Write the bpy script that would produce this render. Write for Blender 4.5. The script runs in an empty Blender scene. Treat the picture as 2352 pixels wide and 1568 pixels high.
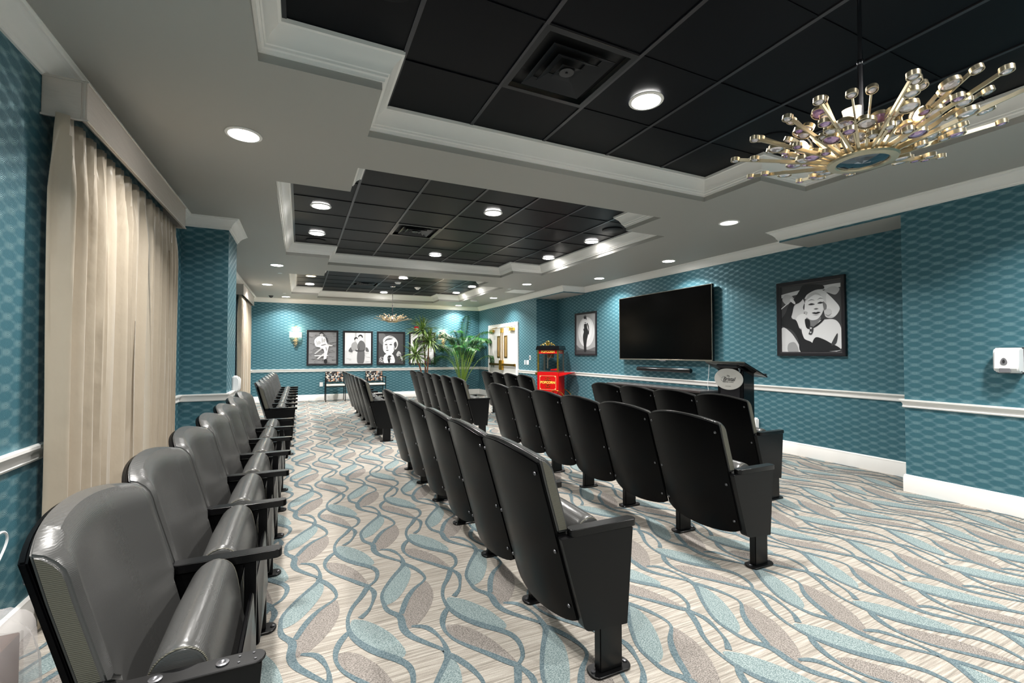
import bpy, bmesh, math, random
from mathutils import Vector, Matrix
from mathutils.geometry import tessellate_polygon
random.seed(7)
S = bpy.context.scene
C = S.collection
PI = math.pi
# ---------------------------------------------------------------- camera, world, exposure
cam_d = bpy.data.cameras.new('camera'); cam = bpy.data.objects.new('camera', cam_d); C.objects.link(cam)
CAM_H = 1.34
YAW, PITCH = math.radians(25.05), math.radians(1.45)
cam.location = (0, 0, CAM_H)
cam.rotation_euler = (PI/2 + PITCH, 0, -YAW)
cam_d.sensor_width = 36.0; cam_d.lens = 36.0*1042.0/2352.0
cam_d.clip_start = 0.02
S.camera = cam
S.view_settings.view_transform = 'Standard'
S.view_settings.look = 'None'
S.view_settings.exposure = 1.32
S.view_settings.gamma = 1.0
S.view_settings.use_curve_mapping = False
W = bpy.data.worlds.new('world'); S.world = W; W.use_nodes = True
W.node_tree.nodes['Background'].inputs[0].default_value = (0.75, 0.85, 1.0, 1)
W.node_tree.nodes['Background'].inputs[1].default_value = 1.0
LAMP = 15.5        # watts of one recessed light
LAMP_TRAY = 19.0
def area_lamp(name, x, y, z, watts, size=0.15, col=(1, .97, .93), spread=2.25):
    d = bpy.data.lights.new(name, 'AREA'); d.shape = 'DISK'; d.size = size; d.energy = watts; d.color = col; d.spread = spread
    o = bpy.data.objects.new(name, d); C.objects.link(o); o.location = (x, y, z)
    return o
SOFFIT = 2.84; TRAY = 3.03
XL, XR, XRR, YB, YF = -1.18, 5.35, 5.93, 14.0, -2.4
soffit_lights = [(-.365, 3.565), (-.37, 8.66), (-.66, 11.2), (-.35, 13.43), (4.45, 3.634), (5.42, 5.578), (5.42, 7.467),
                 (4.457, 8.776), (4.75, 11.35), (4.51, 13.62), (-.365, -1.1), (4.45, -1.1), (4.45, .9), (-.42, 1.8)]
tray_lights = [(2.08, 2.332), (.2, 5.612), (.2, 6.92), (2.09, 5.009), (3.985, 5.68), (3.985, 6.993), (2.096, 7.603),
               (.2, 10.826), (.2, 12.142), (2.09, 10.26), (2.1, 12.925), (3.955, 10.87), (3.957, 12.16), (.2, .6), (3.98, .6), (2.08, -.4)]
for i, (x, y) in enumerate(soffit_lights): area_lamp('lamp', x, y, SOFFIT-.02, LAMP)
for i, (x, y) in enumerate(tray_lights): area_lamp('lamp', x, y, TRAY-.02, LAMP_TRAY*(.6 if (x > 3.9 or x < .3) else 1.15))
# ---------------------------------------------------------------- materials
def srgb(r, g, b):
    f = lambda c: c/12.92 if c <= .04045 else ((c+.055)/1.055)**2.4
    return (f(r/255), f(g/255), f(b/255), 1)
def mat(name, col, rough=.5, metal=0, spec=.5, emit=None, es=0, coat=0, trans=0, ior=1.45, sheen=0, alpha=1):
    m = bpy.data.materials.new(name); m.use_nodes = True
    b = m.node_tree.nodes['Principled BSDF']; I = b.inputs
    I['Base Color'].default_value = col; I['Roughness'].default_value = rough; I['Metallic'].default_value = metal
    I['Specular IOR Level'].default_value = spec; I['Coat Weight'].default_value = coat; I['Transmission Weight'].default_value = trans
    I['IOR'].default_value = ior; I['Sheen Weight'].default_value = sheen; I['Alpha'].default_value = alpha
    if emit: I['Emission Color'].default_value = emit; I['Emission Strength'].default_value = es
    return m
def nodes(m): return m.node_tree.nodes, m.node_tree.links, m.node_tree.nodes['Principled BSDF']
def add_noise_bump(m, scale=200, strength=.15, dist=.001, stretch=None, detail=2):
    N, L, b = nodes(m)
    tc = N.new('ShaderNodeTexCoord'); mp = N.new('ShaderNodeMapping'); n = N.new('ShaderNodeTexNoise'); bp = N.new('ShaderNodeBump')
    n.inputs['Scale'].default_value = scale; n.inputs['Detail'].default_value = detail
    if stretch: mp.inputs['Scale'].default_value = stretch
    bp.inputs['Strength'].default_value = strength; bp.inputs['Distance'].default_value = dist
    L.new(tc.outputs['Object'], mp.inputs[0]); L.new(mp.outputs[0], n.inputs['Vector']); L.new(n.outputs['Fac'], bp.inputs['Height']); L.new(bp.outputs[0], b.inputs['Normal'])
    return m
def add_noise_color(m, c1, c2, scale, stretch=(1, 1, 1), lo=.35, hi=.65, detail=3, coord='Object'):
    N, L, b = nodes(m)
    tc = N.new('ShaderNodeTexCoord'); mp = N.new('ShaderNodeMapping'); n = N.new('ShaderNodeTexNoise'); r = N.new('ShaderNodeValToRGB')
    mp.inputs['Scale'].default_value = stretch; n.inputs['Scale'].default_value = scale; n.inputs['Detail'].default_value = detail
    r.color_ramp.elements[0].position = lo; r.color_ramp.elements[1].position = hi
    r.color_ramp.elements[0].color = c1; r.color_ramp.elements[1].color = c2
    L.new(tc.outputs[coord], mp.inputs[0]); L.new(mp.outputs[0], n.inputs['Vector']); L.new(n.outputs['Fac'], r.inputs[0]); L.new(r.outputs[0], b.inputs['Base Color'])
    return m
def wallpaper():
    m = mat('teal_wallpaper', srgb(50, 105, 120), .45, 0, .5)
    N, L, b = nodes(m)
    uv = N.new('ShaderNodeUVMap'); uv.uv_map = 'UVMap'
    sp = N.new('ShaderNodeSeparateXYZ'); L.new(uv.outputs[0], sp.inputs[0])
    def M(op, a, c=None, d=None):
        n = N.new('ShaderNodeMath'); n.operation = op
        for i, v in enumerate((a, c, d)):
            if v is None: continue
            if isinstance(v, (int, float)): n.inputs[i].default_value = v
            else: L.new(v, n.inputs[i])
        return n.outputs[0]
    u = M('DIVIDE', sp.outputs[0], .0925); v = M('DIVIDE', sp.outputs[1], .079)
    g = M('MULTIPLY', M('COSINE', M('MULTIPLY', u, PI)), M('COSINE', M('MULTIPLY', v, 2*PI)))
    # local cell coordinates: fans of fine concentric arcs centred on the pattern's lattice points
    row = M('FLOOR', u); off = M('MULTIPLY', M('MODULO', M('ABSOLUTE', row), 2.0), .5)
    du = M('SUBTRACT', M('FRACT', u), .5); dv = M('SUBTRACT', M('FRACT', M('ADD', v, off)), .5)
    dist = M('SQRT', M('ADD', M('MULTIPLY', M('ADD', du, .5), M('ADD', du, .5)), M('MULTIPLY', dv, dv)))
    arcs = M('SINE', M('MULTIPLY', dist, 75.0))
    sm = N.new('ShaderNodeMapRange'); sm.interpolation_type = 'SMOOTHSTEP'; sm.inputs[1].default_value = -.25; sm.inputs[2].default_value = .95; L.new(g, sm.inputs[0])
    sn = M('MULTIPLY', M('SINE', M('MULTIPLY', u, PI)), M('SINE', M('MULTIPLY', v, 2*PI)))
    node = M('POWER', M('ABSOLUTE', sn), 7.0)
    t = M('ADD', M('MULTIPLY', sm.outputs[0], .66), M('MULTIPLY', node, .32))
    t2 = M('MULTIPLY_ADD', arcs, M('MULTIPLY', sm.outputs[0], .25), t)
    r = N.new('ShaderNodeValToRGB'); r.color_ramp.elements[0].position = .05; r.color_ramp.elements[1].position = 1.0
    r.color_ramp.elements[0].color = srgb(60, 108, 121); r.color_ramp.elements[1].color = srgb(132, 169, 178)
    L.new(t2, r.inputs[0]); L.new(r.outputs[0], b.inputs['Base Color'])
    ro = M('MULTIPLY_ADD', t, -.2, .5); L.new(ro, b.inputs['Roughness'])
    L.new(M('MULTIPLY_ADD', t, .4, .1), b.inputs['Metallic'])
    h = M('MULTIPLY_ADD', arcs, .12, M('MULTIPLY', sm.outputs[0], .1))
    bp = N.new('ShaderNodeBump'); bp.inputs['Strength'].default_value = .55; bp.inputs['Distance'].default_value = .004
    L.new(h, bp.inputs['Height']); L.new(bp.outputs[0], b.inputs['Normal'])
    return m
M_WALL = wallpaper()
M_CEIL = mat('grey_ceiling_paint', srgb(172, 170, 164), .6)
M_WHITE = mat('white_trim_paint', srgb(246, 244, 240), .5)
M_DOOR = mat('white_door_paint', srgb(212, 211, 207), .4)
M_TILE = mat('black_ceiling_tile', srgb(9, 11, 16), .42, spec=.12); add_noise_bump(M_TILE, 350, .2, .001)
M_TBAR = mat('dark_grid_metal', srgb(30, 32, 36), .3, .3)
M_TBARL = mat('grey_grid_metal', srgb(62, 62, 66), .3, .5)
M_BLACKMETAL = mat('black_metal', srgb(7, 7, 8), .3, 0, .35)
M_SHELL = mat('black_laminate', srgb(3, 3, 4), .27, 0, .09)
M_ARM = mat('black_plastic', srgb(8, 8, 9), .27, 0, .4)
M_PANEL = mat('charcoal_panel', srgb(11, 11, 12), .34, 0, .3)
M_VINYL = mat('grey_vinyl', srgb(74, 74, 73), .27, .22, .7)
def grain(m, scale, dist, strength):
    N, L, b = nodes(m)
    tc = N.new('ShaderNodeTexCoord'); w = N.new('ShaderNodeTexWave'); bp = N.new('ShaderNodeBump')
    w.bands_direction = 'Z'; w.inputs['Scale'].default_value = scale; w.inputs['Distortion'].default_value = dist; w.inputs['Detail'].default_value = 2; w.inputs['Detail Scale'].default_value = .6
    bp.inputs['Strength'].default_value = strength; bp.inputs['Distance'].default_value = .0008
    L.new(tc.outputs['Object'], w.inputs['Vector']); L.new(w.outputs['Fac'], bp.inputs['Height']); L.new(bp.outputs[0], b.inputs['Normal'])
grain(M_VINYL, 90, 5, .14)
M_SIDE = mat('olive_grey_vinyl', srgb(92, 90, 80), .42, .1, .4); grain(M_SIDE, 75, 2, .7)
M_BOLT = mat('steel_bolt', srgb(105, 105, 108), .3, .8)
M_CHROME = mat('chrome', srgb(190, 190, 195), .12, 1)
M_GOLD = mat('champagne_gold', srgb(200, 190, 164), .32, .8)
M_BRASS = mat('polished_brass', srgb(212, 168, 72), .22, .95)
M_BRASSD = mat('dark_brass', srgb(128, 100, 38), .3, .9)
M_CRYSTAL = mat('crystal', srgb(225, 220, 226), .06, .35, .9, coat=1)
M_CRYSTALP = mat('lilac_crystal', srgb(186, 150, 200), .06, .35, .9, coat=1)
M_GLASS = mat('clear_glass', (1, 1, 1, 1), .02, trans=1, ior=1.1, alpha=.22)
M_BULB = mat('warm_bulb', (1, .8, .55, 1), emit=(1, .72, .42, 1), es=9)
M_LENS = mat('lit_lens', (1, 1, 1, 1), emit=(1, .98, .95, 1), es=22)
M_LENSD = mat('dim_lens', (1, 1, 1, 1), emit=(1, .98, .95, 1), es=1.4)
M_LENSW = mat('warm_lens', (1, 1, 1, 1), emit=(1, .78, .45, 1), es=7)
M_SHADE = mat('lit_shade', srgb(250, 240, 215), .7, emit=(1, .85, .6, 1), es=.5)
M_MIRROR = mat('dark_mirror', srgb(95, 110, 122), .05, .9)
M_RED = mat('red_enamel', srgb(205, 12, 14), .3, coat=.4)
M_REDD = mat('dark_red_interior', srgb(90, 8, 14), .5)
M_YELLOW = mat('yellow_print', srgb(250, 222, 96), .45)
M_CREAM = mat('cream_print', srgb(226, 200, 140), .45)
M_BLACK = mat('gloss_black', srgb(10, 11, 14), .15, coat=.3)
M_SCREEN = mat('black_screen', srgb(1, 1, 1), .2, spec=.08)
M_FRAME = mat('black_picture_frame', srgb(34, 32, 36), .35)
M_STEEL = mat('brushed_steel', srgb(150, 145, 135), .3, .9)
M_PLASTIC = mat('white_plastic', srgb(240, 240, 240), .35)
M_GREYP = mat('grey_plastic', srgb(120, 120, 124), .4)
M_DGREY = mat('dark_grey_plastic', srgb(55, 55, 58), .4)
M_LABELW = mat('brushed_silver_plate', srgb(222, 219, 212), .38, .15)
M_INK = mat('dark_ink', srgb(44, 44, 46), .6)
M_INKG = mat('grey_ink', srgb(150, 148, 144), .6)
M_LEAFD = mat('dracaena_leaf', srgb(72, 104, 52), .45); add_noise_color(M_LEAFD, srgb(44, 78, 36), srgb(140, 166, 92), 9, (1, 1, 1))
M_PALM = mat('palm_leaf', srgb(34, 92, 40), .35); add_noise_color(M_PALM, srgb(12, 50, 28), srgb(48, 108, 42), 5)
M_STEM = mat('palm_stem', srgb(120, 150, 60), .5)
M_TRUNK = mat('brown_trunk', srgb(112, 72, 52), .8); add_noise_bump(M_TRUNK, 60, .5, .004, (1, 1, 4))
M_POT = mat('dark_pot', srgb(32, 30, 32), .3)
M_SOIL = mat('soil', srgb(50, 38, 30), .9)
M_TABLE = mat('dark_tabletop', srgb(66, 60, 60), .22, coat=.3)
M_FABRIC = mat('patterned_fabric', srgb(30, 28, 30), .7)
M_SEATL = mat('cream_vinyl', srgb(190, 182, 170), .4)
M_BOX = mat('brown_cardboard', srgb(84, 56, 38), .8)
M_WRAP = mat('clear_plastic_wrap', srgb(205, 200, 200), .15, trans=.4, ior=1.1, alpha=.5)
M_PANE = mat('window_pane', srgb(220, 232, 240), .05, emit=(.75, .87, 1, 1), es=.6)
def curtain_mat():
    m = mat('champagne_silk', srgb(178, 166, 148), .36, 0, .5, sheen=.2)
    N, L, b = nodes(m)
    tc = N.new('ShaderNodeTexCoord'); mp = N.new('ShaderNodeMapping'); n = N.new('ShaderNodeTexNoise'); bp = N.new('ShaderNodeBump')
    mp.inputs['Scale'].default_value = (4, 4, 2.5); mp.inputs['Rotation'].default_value = (.5, 0, 0); n.inputs['Scale'].default_value = 2.6; n.inputs['Detail'].default_value = 3
    bp.inputs['Strength'].default_value = .45; bp.inputs['Distance'].default_value = .012
    L.new(tc.outputs['Object'], mp.inputs[0]); L.new(mp.outputs[0], n.inputs['Vector']); L.new(n.outputs['Fac'], bp.inputs['Height']); L.new(bp.outputs[0], b.inputs['Normal'])
    return m
M_CURT = curtain_mat()
M_PELM = mat('satin_pelmet', srgb(205, 195, 186), .27, .15, .6); add_noise_bump(M_PELM, 7, .25, .01, (1, 1, 6), 3)
# carpet
def carpet_base():
    m = mat('beige_streaked_carpet', srgb(190, 180, 164), .95, spec=.1)
    N, L, b = nodes(m)
    tc = N.new('ShaderNodeTexCoord')
    mp = N.new('ShaderNodeMapping'); mp.inputs['Scale'].default_value = (2.2, 62, 1)
    n = N.new('ShaderNodeTexNoise'); n.inputs['Scale'].default_value = 1.6; n.inputs['Detail'].default_value = 5; n.inputs['Roughness'].default_value = .62
    r = N.new('ShaderNodeValToRGB'); e = r.color_ramp.elements
    e[0].position = .3; e[0].color = srgb(110, 105, 98); e[1].position = .7; e[1].color = srgb(180, 175, 166)
    x = e.new(.5); x.color = srgb(150, 144, 135)
    n2 = N.new('ShaderNodeTexNoise'); n2.inputs['Scale'].default_value = 260; n2.inputs['Detail'].default_value = 2
    mx = N.new('ShaderNodeMixRGB'); mx.blend_type = 'OVERLAY'; mx.inputs[0].default_value = .35
    bp = N.new('ShaderNodeBump'); bp.inputs['Strength'].default_value = .5; bp.inputs['Distance'].default_value = .002
    L.new(tc.outputs['Object'], mp.inputs[0]); L.new(mp.outputs[0], n.inputs['Vector']); L.new(n.outputs['Fac'], r.inputs[0])
    L.new(tc.outputs['Object'], n2.inputs['Vector']); L.new(r.outputs[0], mx.inputs[1]); L.new(n2.outputs['Fac'], mx.inputs[2])
    L.new(mx.outputs[0], b.inputs['Base Color']); L.new(n2.outputs['Fac'], bp.inputs['Height']); L.new(bp.outputs[0], b.inputs['Normal'])
    return m
def carpet_leaf(name, c1, c2, rib=True):
    m = mat(name, c1, .95, spec=.1)
    N, L, b = nodes(m)
    tc = N.new('ShaderNodeTexCoord'); mp = N.new('ShaderNodeMapping'); mp.inputs['Scale'].default_value = (1, 2.2, 1) if rib else (1, 1, 1)
    n = N.new('ShaderNodeTexNoise'); n.inputs['Scale'].default_value = 135 if rib else 170; n.inputs['Detail'].default_value = 2
    r = N.new('ShaderNodeValToRGB'); r.color_ramp.elements[0].position = .38; r.color_ramp.elements[1].position = .62
    r.color_ramp.elements[0].color = c1; r.color_ramp.elements[1].color = c2
    bp = N.new('ShaderNodeBump'); bp.inputs['Strength'].default_value = .6; bp.inputs['Distance'].default_value = .002
    L.new(tc.outputs['Object'], mp.inputs[0]); L.new(mp.outputs[0], n.inputs['Vector']); L.new(n.outputs['Fac'], r.inputs[0])
    L.new(r.outputs[0], b.inputs['Base Color']); L.new(n.outputs['Fac'], bp.inputs['Height']); L.new(bp.outputs[0], b.inputs['Normal'])
    return m
M_CARPET = carpet_base()
M_CVINE = carpet_leaf('slate_blue_pile', srgb(74, 90, 96), srgb(104, 117, 121), False)
M_CTEAL = carpet_leaf('teal_pile', srgb(88, 104, 106), srgb(144, 156, 155))
M_CTAUPE = carpet_leaf('taupe_pile', srgb(97, 92, 88), srgb(147, 141, 135))
# ---------------------------------------------------------------- helpers
class MB:
    def __init__(s): s.v = []; s.f = []; s.m = []; s.uv = {}
    def add(s, vs, fs, mi=0):
        o = len(s.v); s.v += [tuple(v) for v in vs]
        for f in fs: s.f.append(tuple(o+i for i in f)); s.m.append(mi)
        return s
    def box(s, x0, y0, z0, x1, y1, z1, mi=0, mtx=None):
        vs = [Vector(p) for p in ((x0, y0, z0), (x1, y0, z0), (x1, y1, z0), (x0, y1, z0), (x0, y0, z1), (x1, y0, z1), (x1, y1, z1), (x0, y1, z1))]
        if mtx is not None: vs = [mtx @ v for v in vs]
        return s.add(vs, [(0, 3, 2, 1), (4, 5, 6, 7), (0, 1, 5, 4), (1, 2, 6, 5), (2, 3, 7, 6), (3, 0, 4, 7)], mi)
    def prism(s, pts, a, b, axis='z', mi=0, mtx=None):
        """extrude a 2D outline; axis z: pts=(x,y), y: pts=(x,z), x: pts=(y,z)"""
        def mk(p, h): return Vector({'z': (p[0], p[1], h), 'y': (p[0], h, p[1]), 'x': (h, p[0], p[1])}[axis])
        n = len(pts); vs = [mk(p, a) for p in pts]+[mk(p, b) for p in pts]
        if mtx is not None: vs = [mtx @ v for v in vs]
        fs = [(i, (i+1) % n, n+(i+1) % n, n+i) for i in range(n)]
        tri = tessellate_polygon([[Vector((p[0], p[1], 0)) for p in pts]])
        fs += [tuple(t) for t in tri]+[tuple(n+i for i in reversed(t)) for t in tri]
        return s.add(vs, fs, mi)
    def rev(s, prof, seg=20, c=(0, 0, 0), mi=0, mtx=None, cap=True):
        """lathe: prof=[(r,z)]"""
        vs = []; n = len(prof)
        for r, z in prof:
            for k in range(seg):
                a = 2*PI*k/seg; vs.append(Vector((c[0]+r*math.cos(a), c[1]+r*math.sin(a), c[2]+z)))
        if mtx is not None: vs = [mtx @ v for v in vs]
        fs = [(i*seg+k, i*seg+(k+1) % seg, (i+1)*seg+(k+1) % seg, (i+1)*seg+k) for i in range(n-1) for k in range(seg)]
        if cap: fs += [tuple(reversed(range(seg))), tuple((n-1)*seg+k for k in range(seg))]
        return s.add(vs, fs, mi)
    def tube(s, pts, r, seg=8, mi=0, closed=False):
        pts = [Vector(p) for p in pts]; n = len(pts); vs = []
        rr = r if isinstance(r, (list, tuple)) else [r]*n
        up = Vector((0, 0, 1)); prev = None
        for i, p in enumerate(pts):
            if closed: t = pts[(i+1) % n]-pts[i-1]
            else: t = pts[min(i+1, n-1)]-pts[max(i-1, 0)]
            t.normalize()
            if prev is None:
                a = t.cross(up)
                if a.length < .05: a = t.cross(Vector((0, 1, 0)))
            else: a = prev-t*prev.dot(t)
            a.normalize(); prev = a; b = t.cross(a)
            for k in range(seg):
                an = 2*PI*k/seg; vs.append(p+(a*math.cos(an)+b*math.sin(an))*rr[i])
        m = n if closed else n-1
        fs = [(i*seg+k, i*seg+(k+1) % seg, ((i+1) % n)*seg+(k+1) % seg, ((i+1) % n)*seg+k) for i in range(m) for k in range(seg)]
        if not closed: fs += [tuple(reversed(range(seg))), tuple((n-1)*seg+k for k in range(seg))]
        return s.add(vs, fs, mi)
    def mesh(s, name, mats, smooth=True, uvf=None, merge=0):
        me = bpy.data.meshes.new(name); me.from_pydata(s.v, [], s.f)
        for m in (mats if isinstance(mats, (list, tuple)) else [mats]): me.materials.append(m)
        me.polygons.foreach_set('material_index', s.m)
        bm = bmesh.new(); bm.from_mesh(me)
        if merge: bmesh.ops.remove_doubles(bm, verts=bm.verts, dist=merge)
        if not uvf: bmesh.ops.recalc_face_normals(bm, faces=bm.faces)
        bm.to_mesh(me); bm.free()
        if uvf:
            ul = me.uv_layers.new(name='UVMap')
            for p in me.polygons:
                for li in p.loop_indices:
                    ul.data[li].uv = uvf(me.vertices[me.loops[li].vertex_index].co, p.normal)
        if smooth:
            me.polygons.foreach_set('use_smooth', [True]*len(me.polygons))
            try: me.set_sharp_from_angle(angle=math.radians(35))
            except Exception: pass
        me.update()
        return me
def ob(name, mesh, parent=None, loc=None, kind=None):
    o = bpy.data.objects.new(name, mesh); C.objects.link(o)
    if parent is not None: o.parent = parent
    if loc is not None: o.location = loc
    if kind: o['kind'] = kind
    return o
def tag(o, label, cat, group=None):
    o['label'] = label; o['category'] = cat
    if group: o['group'] = group
    return o
def thing(name, label, cat, loc=(0, 0, 0), rz=0, group=None):
    o = bpy.data.objects.new(name, None); C.objects.link(o); o.location = loc; o.rotation_euler = (0, 0, rz); o.empty_display_size = .1
    return tag(o, label, cat, group)
def struct(name, mesh, parent=None):
    o = ob(name, mesh, parent)
    if parent is None: o['kind'] = 'structure'
    return o
def copy_tree(o, parent=None):
    c = o.copy(); C.objects.link(c); c.parent = parent
    for ch in list(o.children): copy_tree(ch, c)
    return c
def bevel_mod(o, w=.004, seg=2):
    m = o.modifiers.new('bevel', 'BEVEL'); m.width = w; m.segments = seg; m.limit_method = 'ANGLE'; m.angle_limit = math.radians(40)
def bevel_mesh(me, w=.004, seg=2):
    bm = bmesh.new(); bm.from_mesh(me)
    es = [e for e in bm.edges if len(e.link_faces) == 2 and e.calc_face_angle(0) > math.radians(40)]
    bmesh.ops.bevel(bm, geom=es, offset=w, segments=seg, affect='EDGES', clamp_overlap=True)
    bm.to_mesh(me); bm.free()
    me.polygons.foreach_set('use_smooth', [True]*len(me.polygons))
    try: me.set_sharp_from_angle(angle=math.radians(35))
    except Exception: pass
    return me
def catmull(pts, n=6, closed=False):
    P = [Vector(p) for p in pts]; out = []; N_ = len(P)
    rng = range(N_) if closed else range(N_-1)
    for i in rng:
        if closed: a, b, c, d = P[i-1], P[i], P[(i+1) % N_], P[(i+2) % N_]
        else: a, b, c, d = P[max(i-1, 0)], P[i], P[i+1], P[min(i+2, N_-1)]
        for k in range(n):
            t = k/n
            out.append(.5*((2*b)+(c-a)*t+(2*a-5*b+4*c-d)*t*t+(3*b-a-3*c+d)*t**3))
    if not closed: out.append(P[-1])
    return out
def sweep(path, prof, closed=False, z0=0.0, mi=0, mb=None, caps=True):
    """sweep prof [(inset, z)] along a 2D path whose room side is on its right"""
    mb = mb or MB(); n = len(path); np_ = len(prof); P = [Vector(p) for p in path]
    ms = []
    for i in range(n):
        def nr(a, b):
            d = (b-a).normalized(); return Vector((d.y, -d.x))
        if closed: n1, n2 = nr(P[i-1], P[i]), nr(P[i], P[(i+1) % n])
        else:
            n1 = nr(P[i-1], P[i]) if i > 0 else nr(P[0], P[1]); n2 = nr(P[i], P[i+1]) if i < n-1 else n1
        ms.append((n1+n2)/(1+n1.dot(n2)))
    vs = [(P[i].x+ms[i].x*d, P[i].y+ms[i].y*d, z0+z) for i in range(n) for d, z in prof]
    m = n if closed else n-1
    fs = [(i*np_+k, ((i+1) % n)*np_+k, ((i+1) % n)*np_+k+1, i*np_+k+1) for i in range(m) for k in range(np_-1)]
    if caps and not closed: fs += [tuple(range(np_)), tuple(reversed([(n-1)*np_+k for k in range(np_)]))]
    return mb.add(vs, fs, mi)
def text_mesh(name, s, size, material, extr=.0006, shear=0.0, bold=0.0, space=1.0):
    cu = bpy.data.curves.new(name, 'FONT'); cu.body = s; cu.size = size; cu.extrude = extr; cu.align_x = 'CENTER'; cu.align_y = 'CENTER'
    cu.shear = shear; cu.offset = bold; cu.space_character = space; cu.resolution_u = 3
    o = bpy.data.objects.new(name, cu); C.objects.link(o)
    bpy.context.view_layer.update()
    me = bpy.data.meshes.new_from_object(o.evaluated_get(bpy.context.evaluated_depsgraph_get()))
    C.objects.unlink(o); bpy.data.objects.remove(o)
    me.name = name; me.materials.clear(); me.materials.append(material)
    return me
# ---------------------------------------------------------------- room shell
RW = [(XL, YF), (XL, 5.96), (-.74, 5.96), (-.74, 6.67), (XL, 6.67), (XL, YB), (XR, YB), (XR, 10.0), (XRR, 10.0), (XRR, 2.40), (XR, 2.40), (XR, YF)]
def wall_uv(co, nrm):
    return (co.y, co.z) if abs(nrm.x) > .5 else ((co.x, co.z) if abs(nrm.y) > .5 else (co.x, co.y))
def wall(name, pts, z0=0, z1=SOFFIT):
    mb = MB(); T = .1
    for a, b in zip(pts[:-1], pts[1:]):
        d = (Vector(b)-Vector(a)).normalized(); n = Vector((-d.y, d.x))*T
        A, B = Vector(a), Vector(b)
        mb.add([(A.x, A.y, z0), (B.x, B.y, z0), (B.x, B.y, z1), (A.x, A.y, z1)], [(0, 1, 2, 3)])
        mb.add([(A.x+n.x, A.y+n.y, z0), (B.x+n.x, B.y+n.y, z0), (B.x+n.x, B.y+n.y, z1), (A.x+n.x, A.y+n.y, z1)], [(3, 2, 1, 0)])
    return struct(name, mb.mesh(name, M_WALL, False, wall_uv))
wall('wall_left', RW[0:6])
wall('wall_back', RW[5:7])
wr = wall('wall_right', RW[6:12])
wall('wall_front', [RW[11], RW[0]])
# headers over the two ends of the recess
for (y0, y1) in ((2.40, 3.65), (8.71, 10.0)):
    mb = MB(); z = 2.70
    mb.add([(XR, y0, z), (XR, y1, z), (XR, y1, SOFFIT), (XR, y0, SOFFIT)], [(0, 1, 2, 3)])
    for yy in (y0, y1): mb.add([(XR, yy, z), (XRR, yy, z), (XRR, yy, SOFFIT), (XR, yy, SOFFIT)], [(0, 1, 2, 3)])
    mb.add([(XR, y0, z), (XRR, y0, z), (XRR, y1, z), (XR, y1, z)], [(0, 1, 2, 3)], 1)
    ob('header', mb.mesh('header', [M_WALL, M_CEIL], False, wall_uv), wr)
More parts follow.
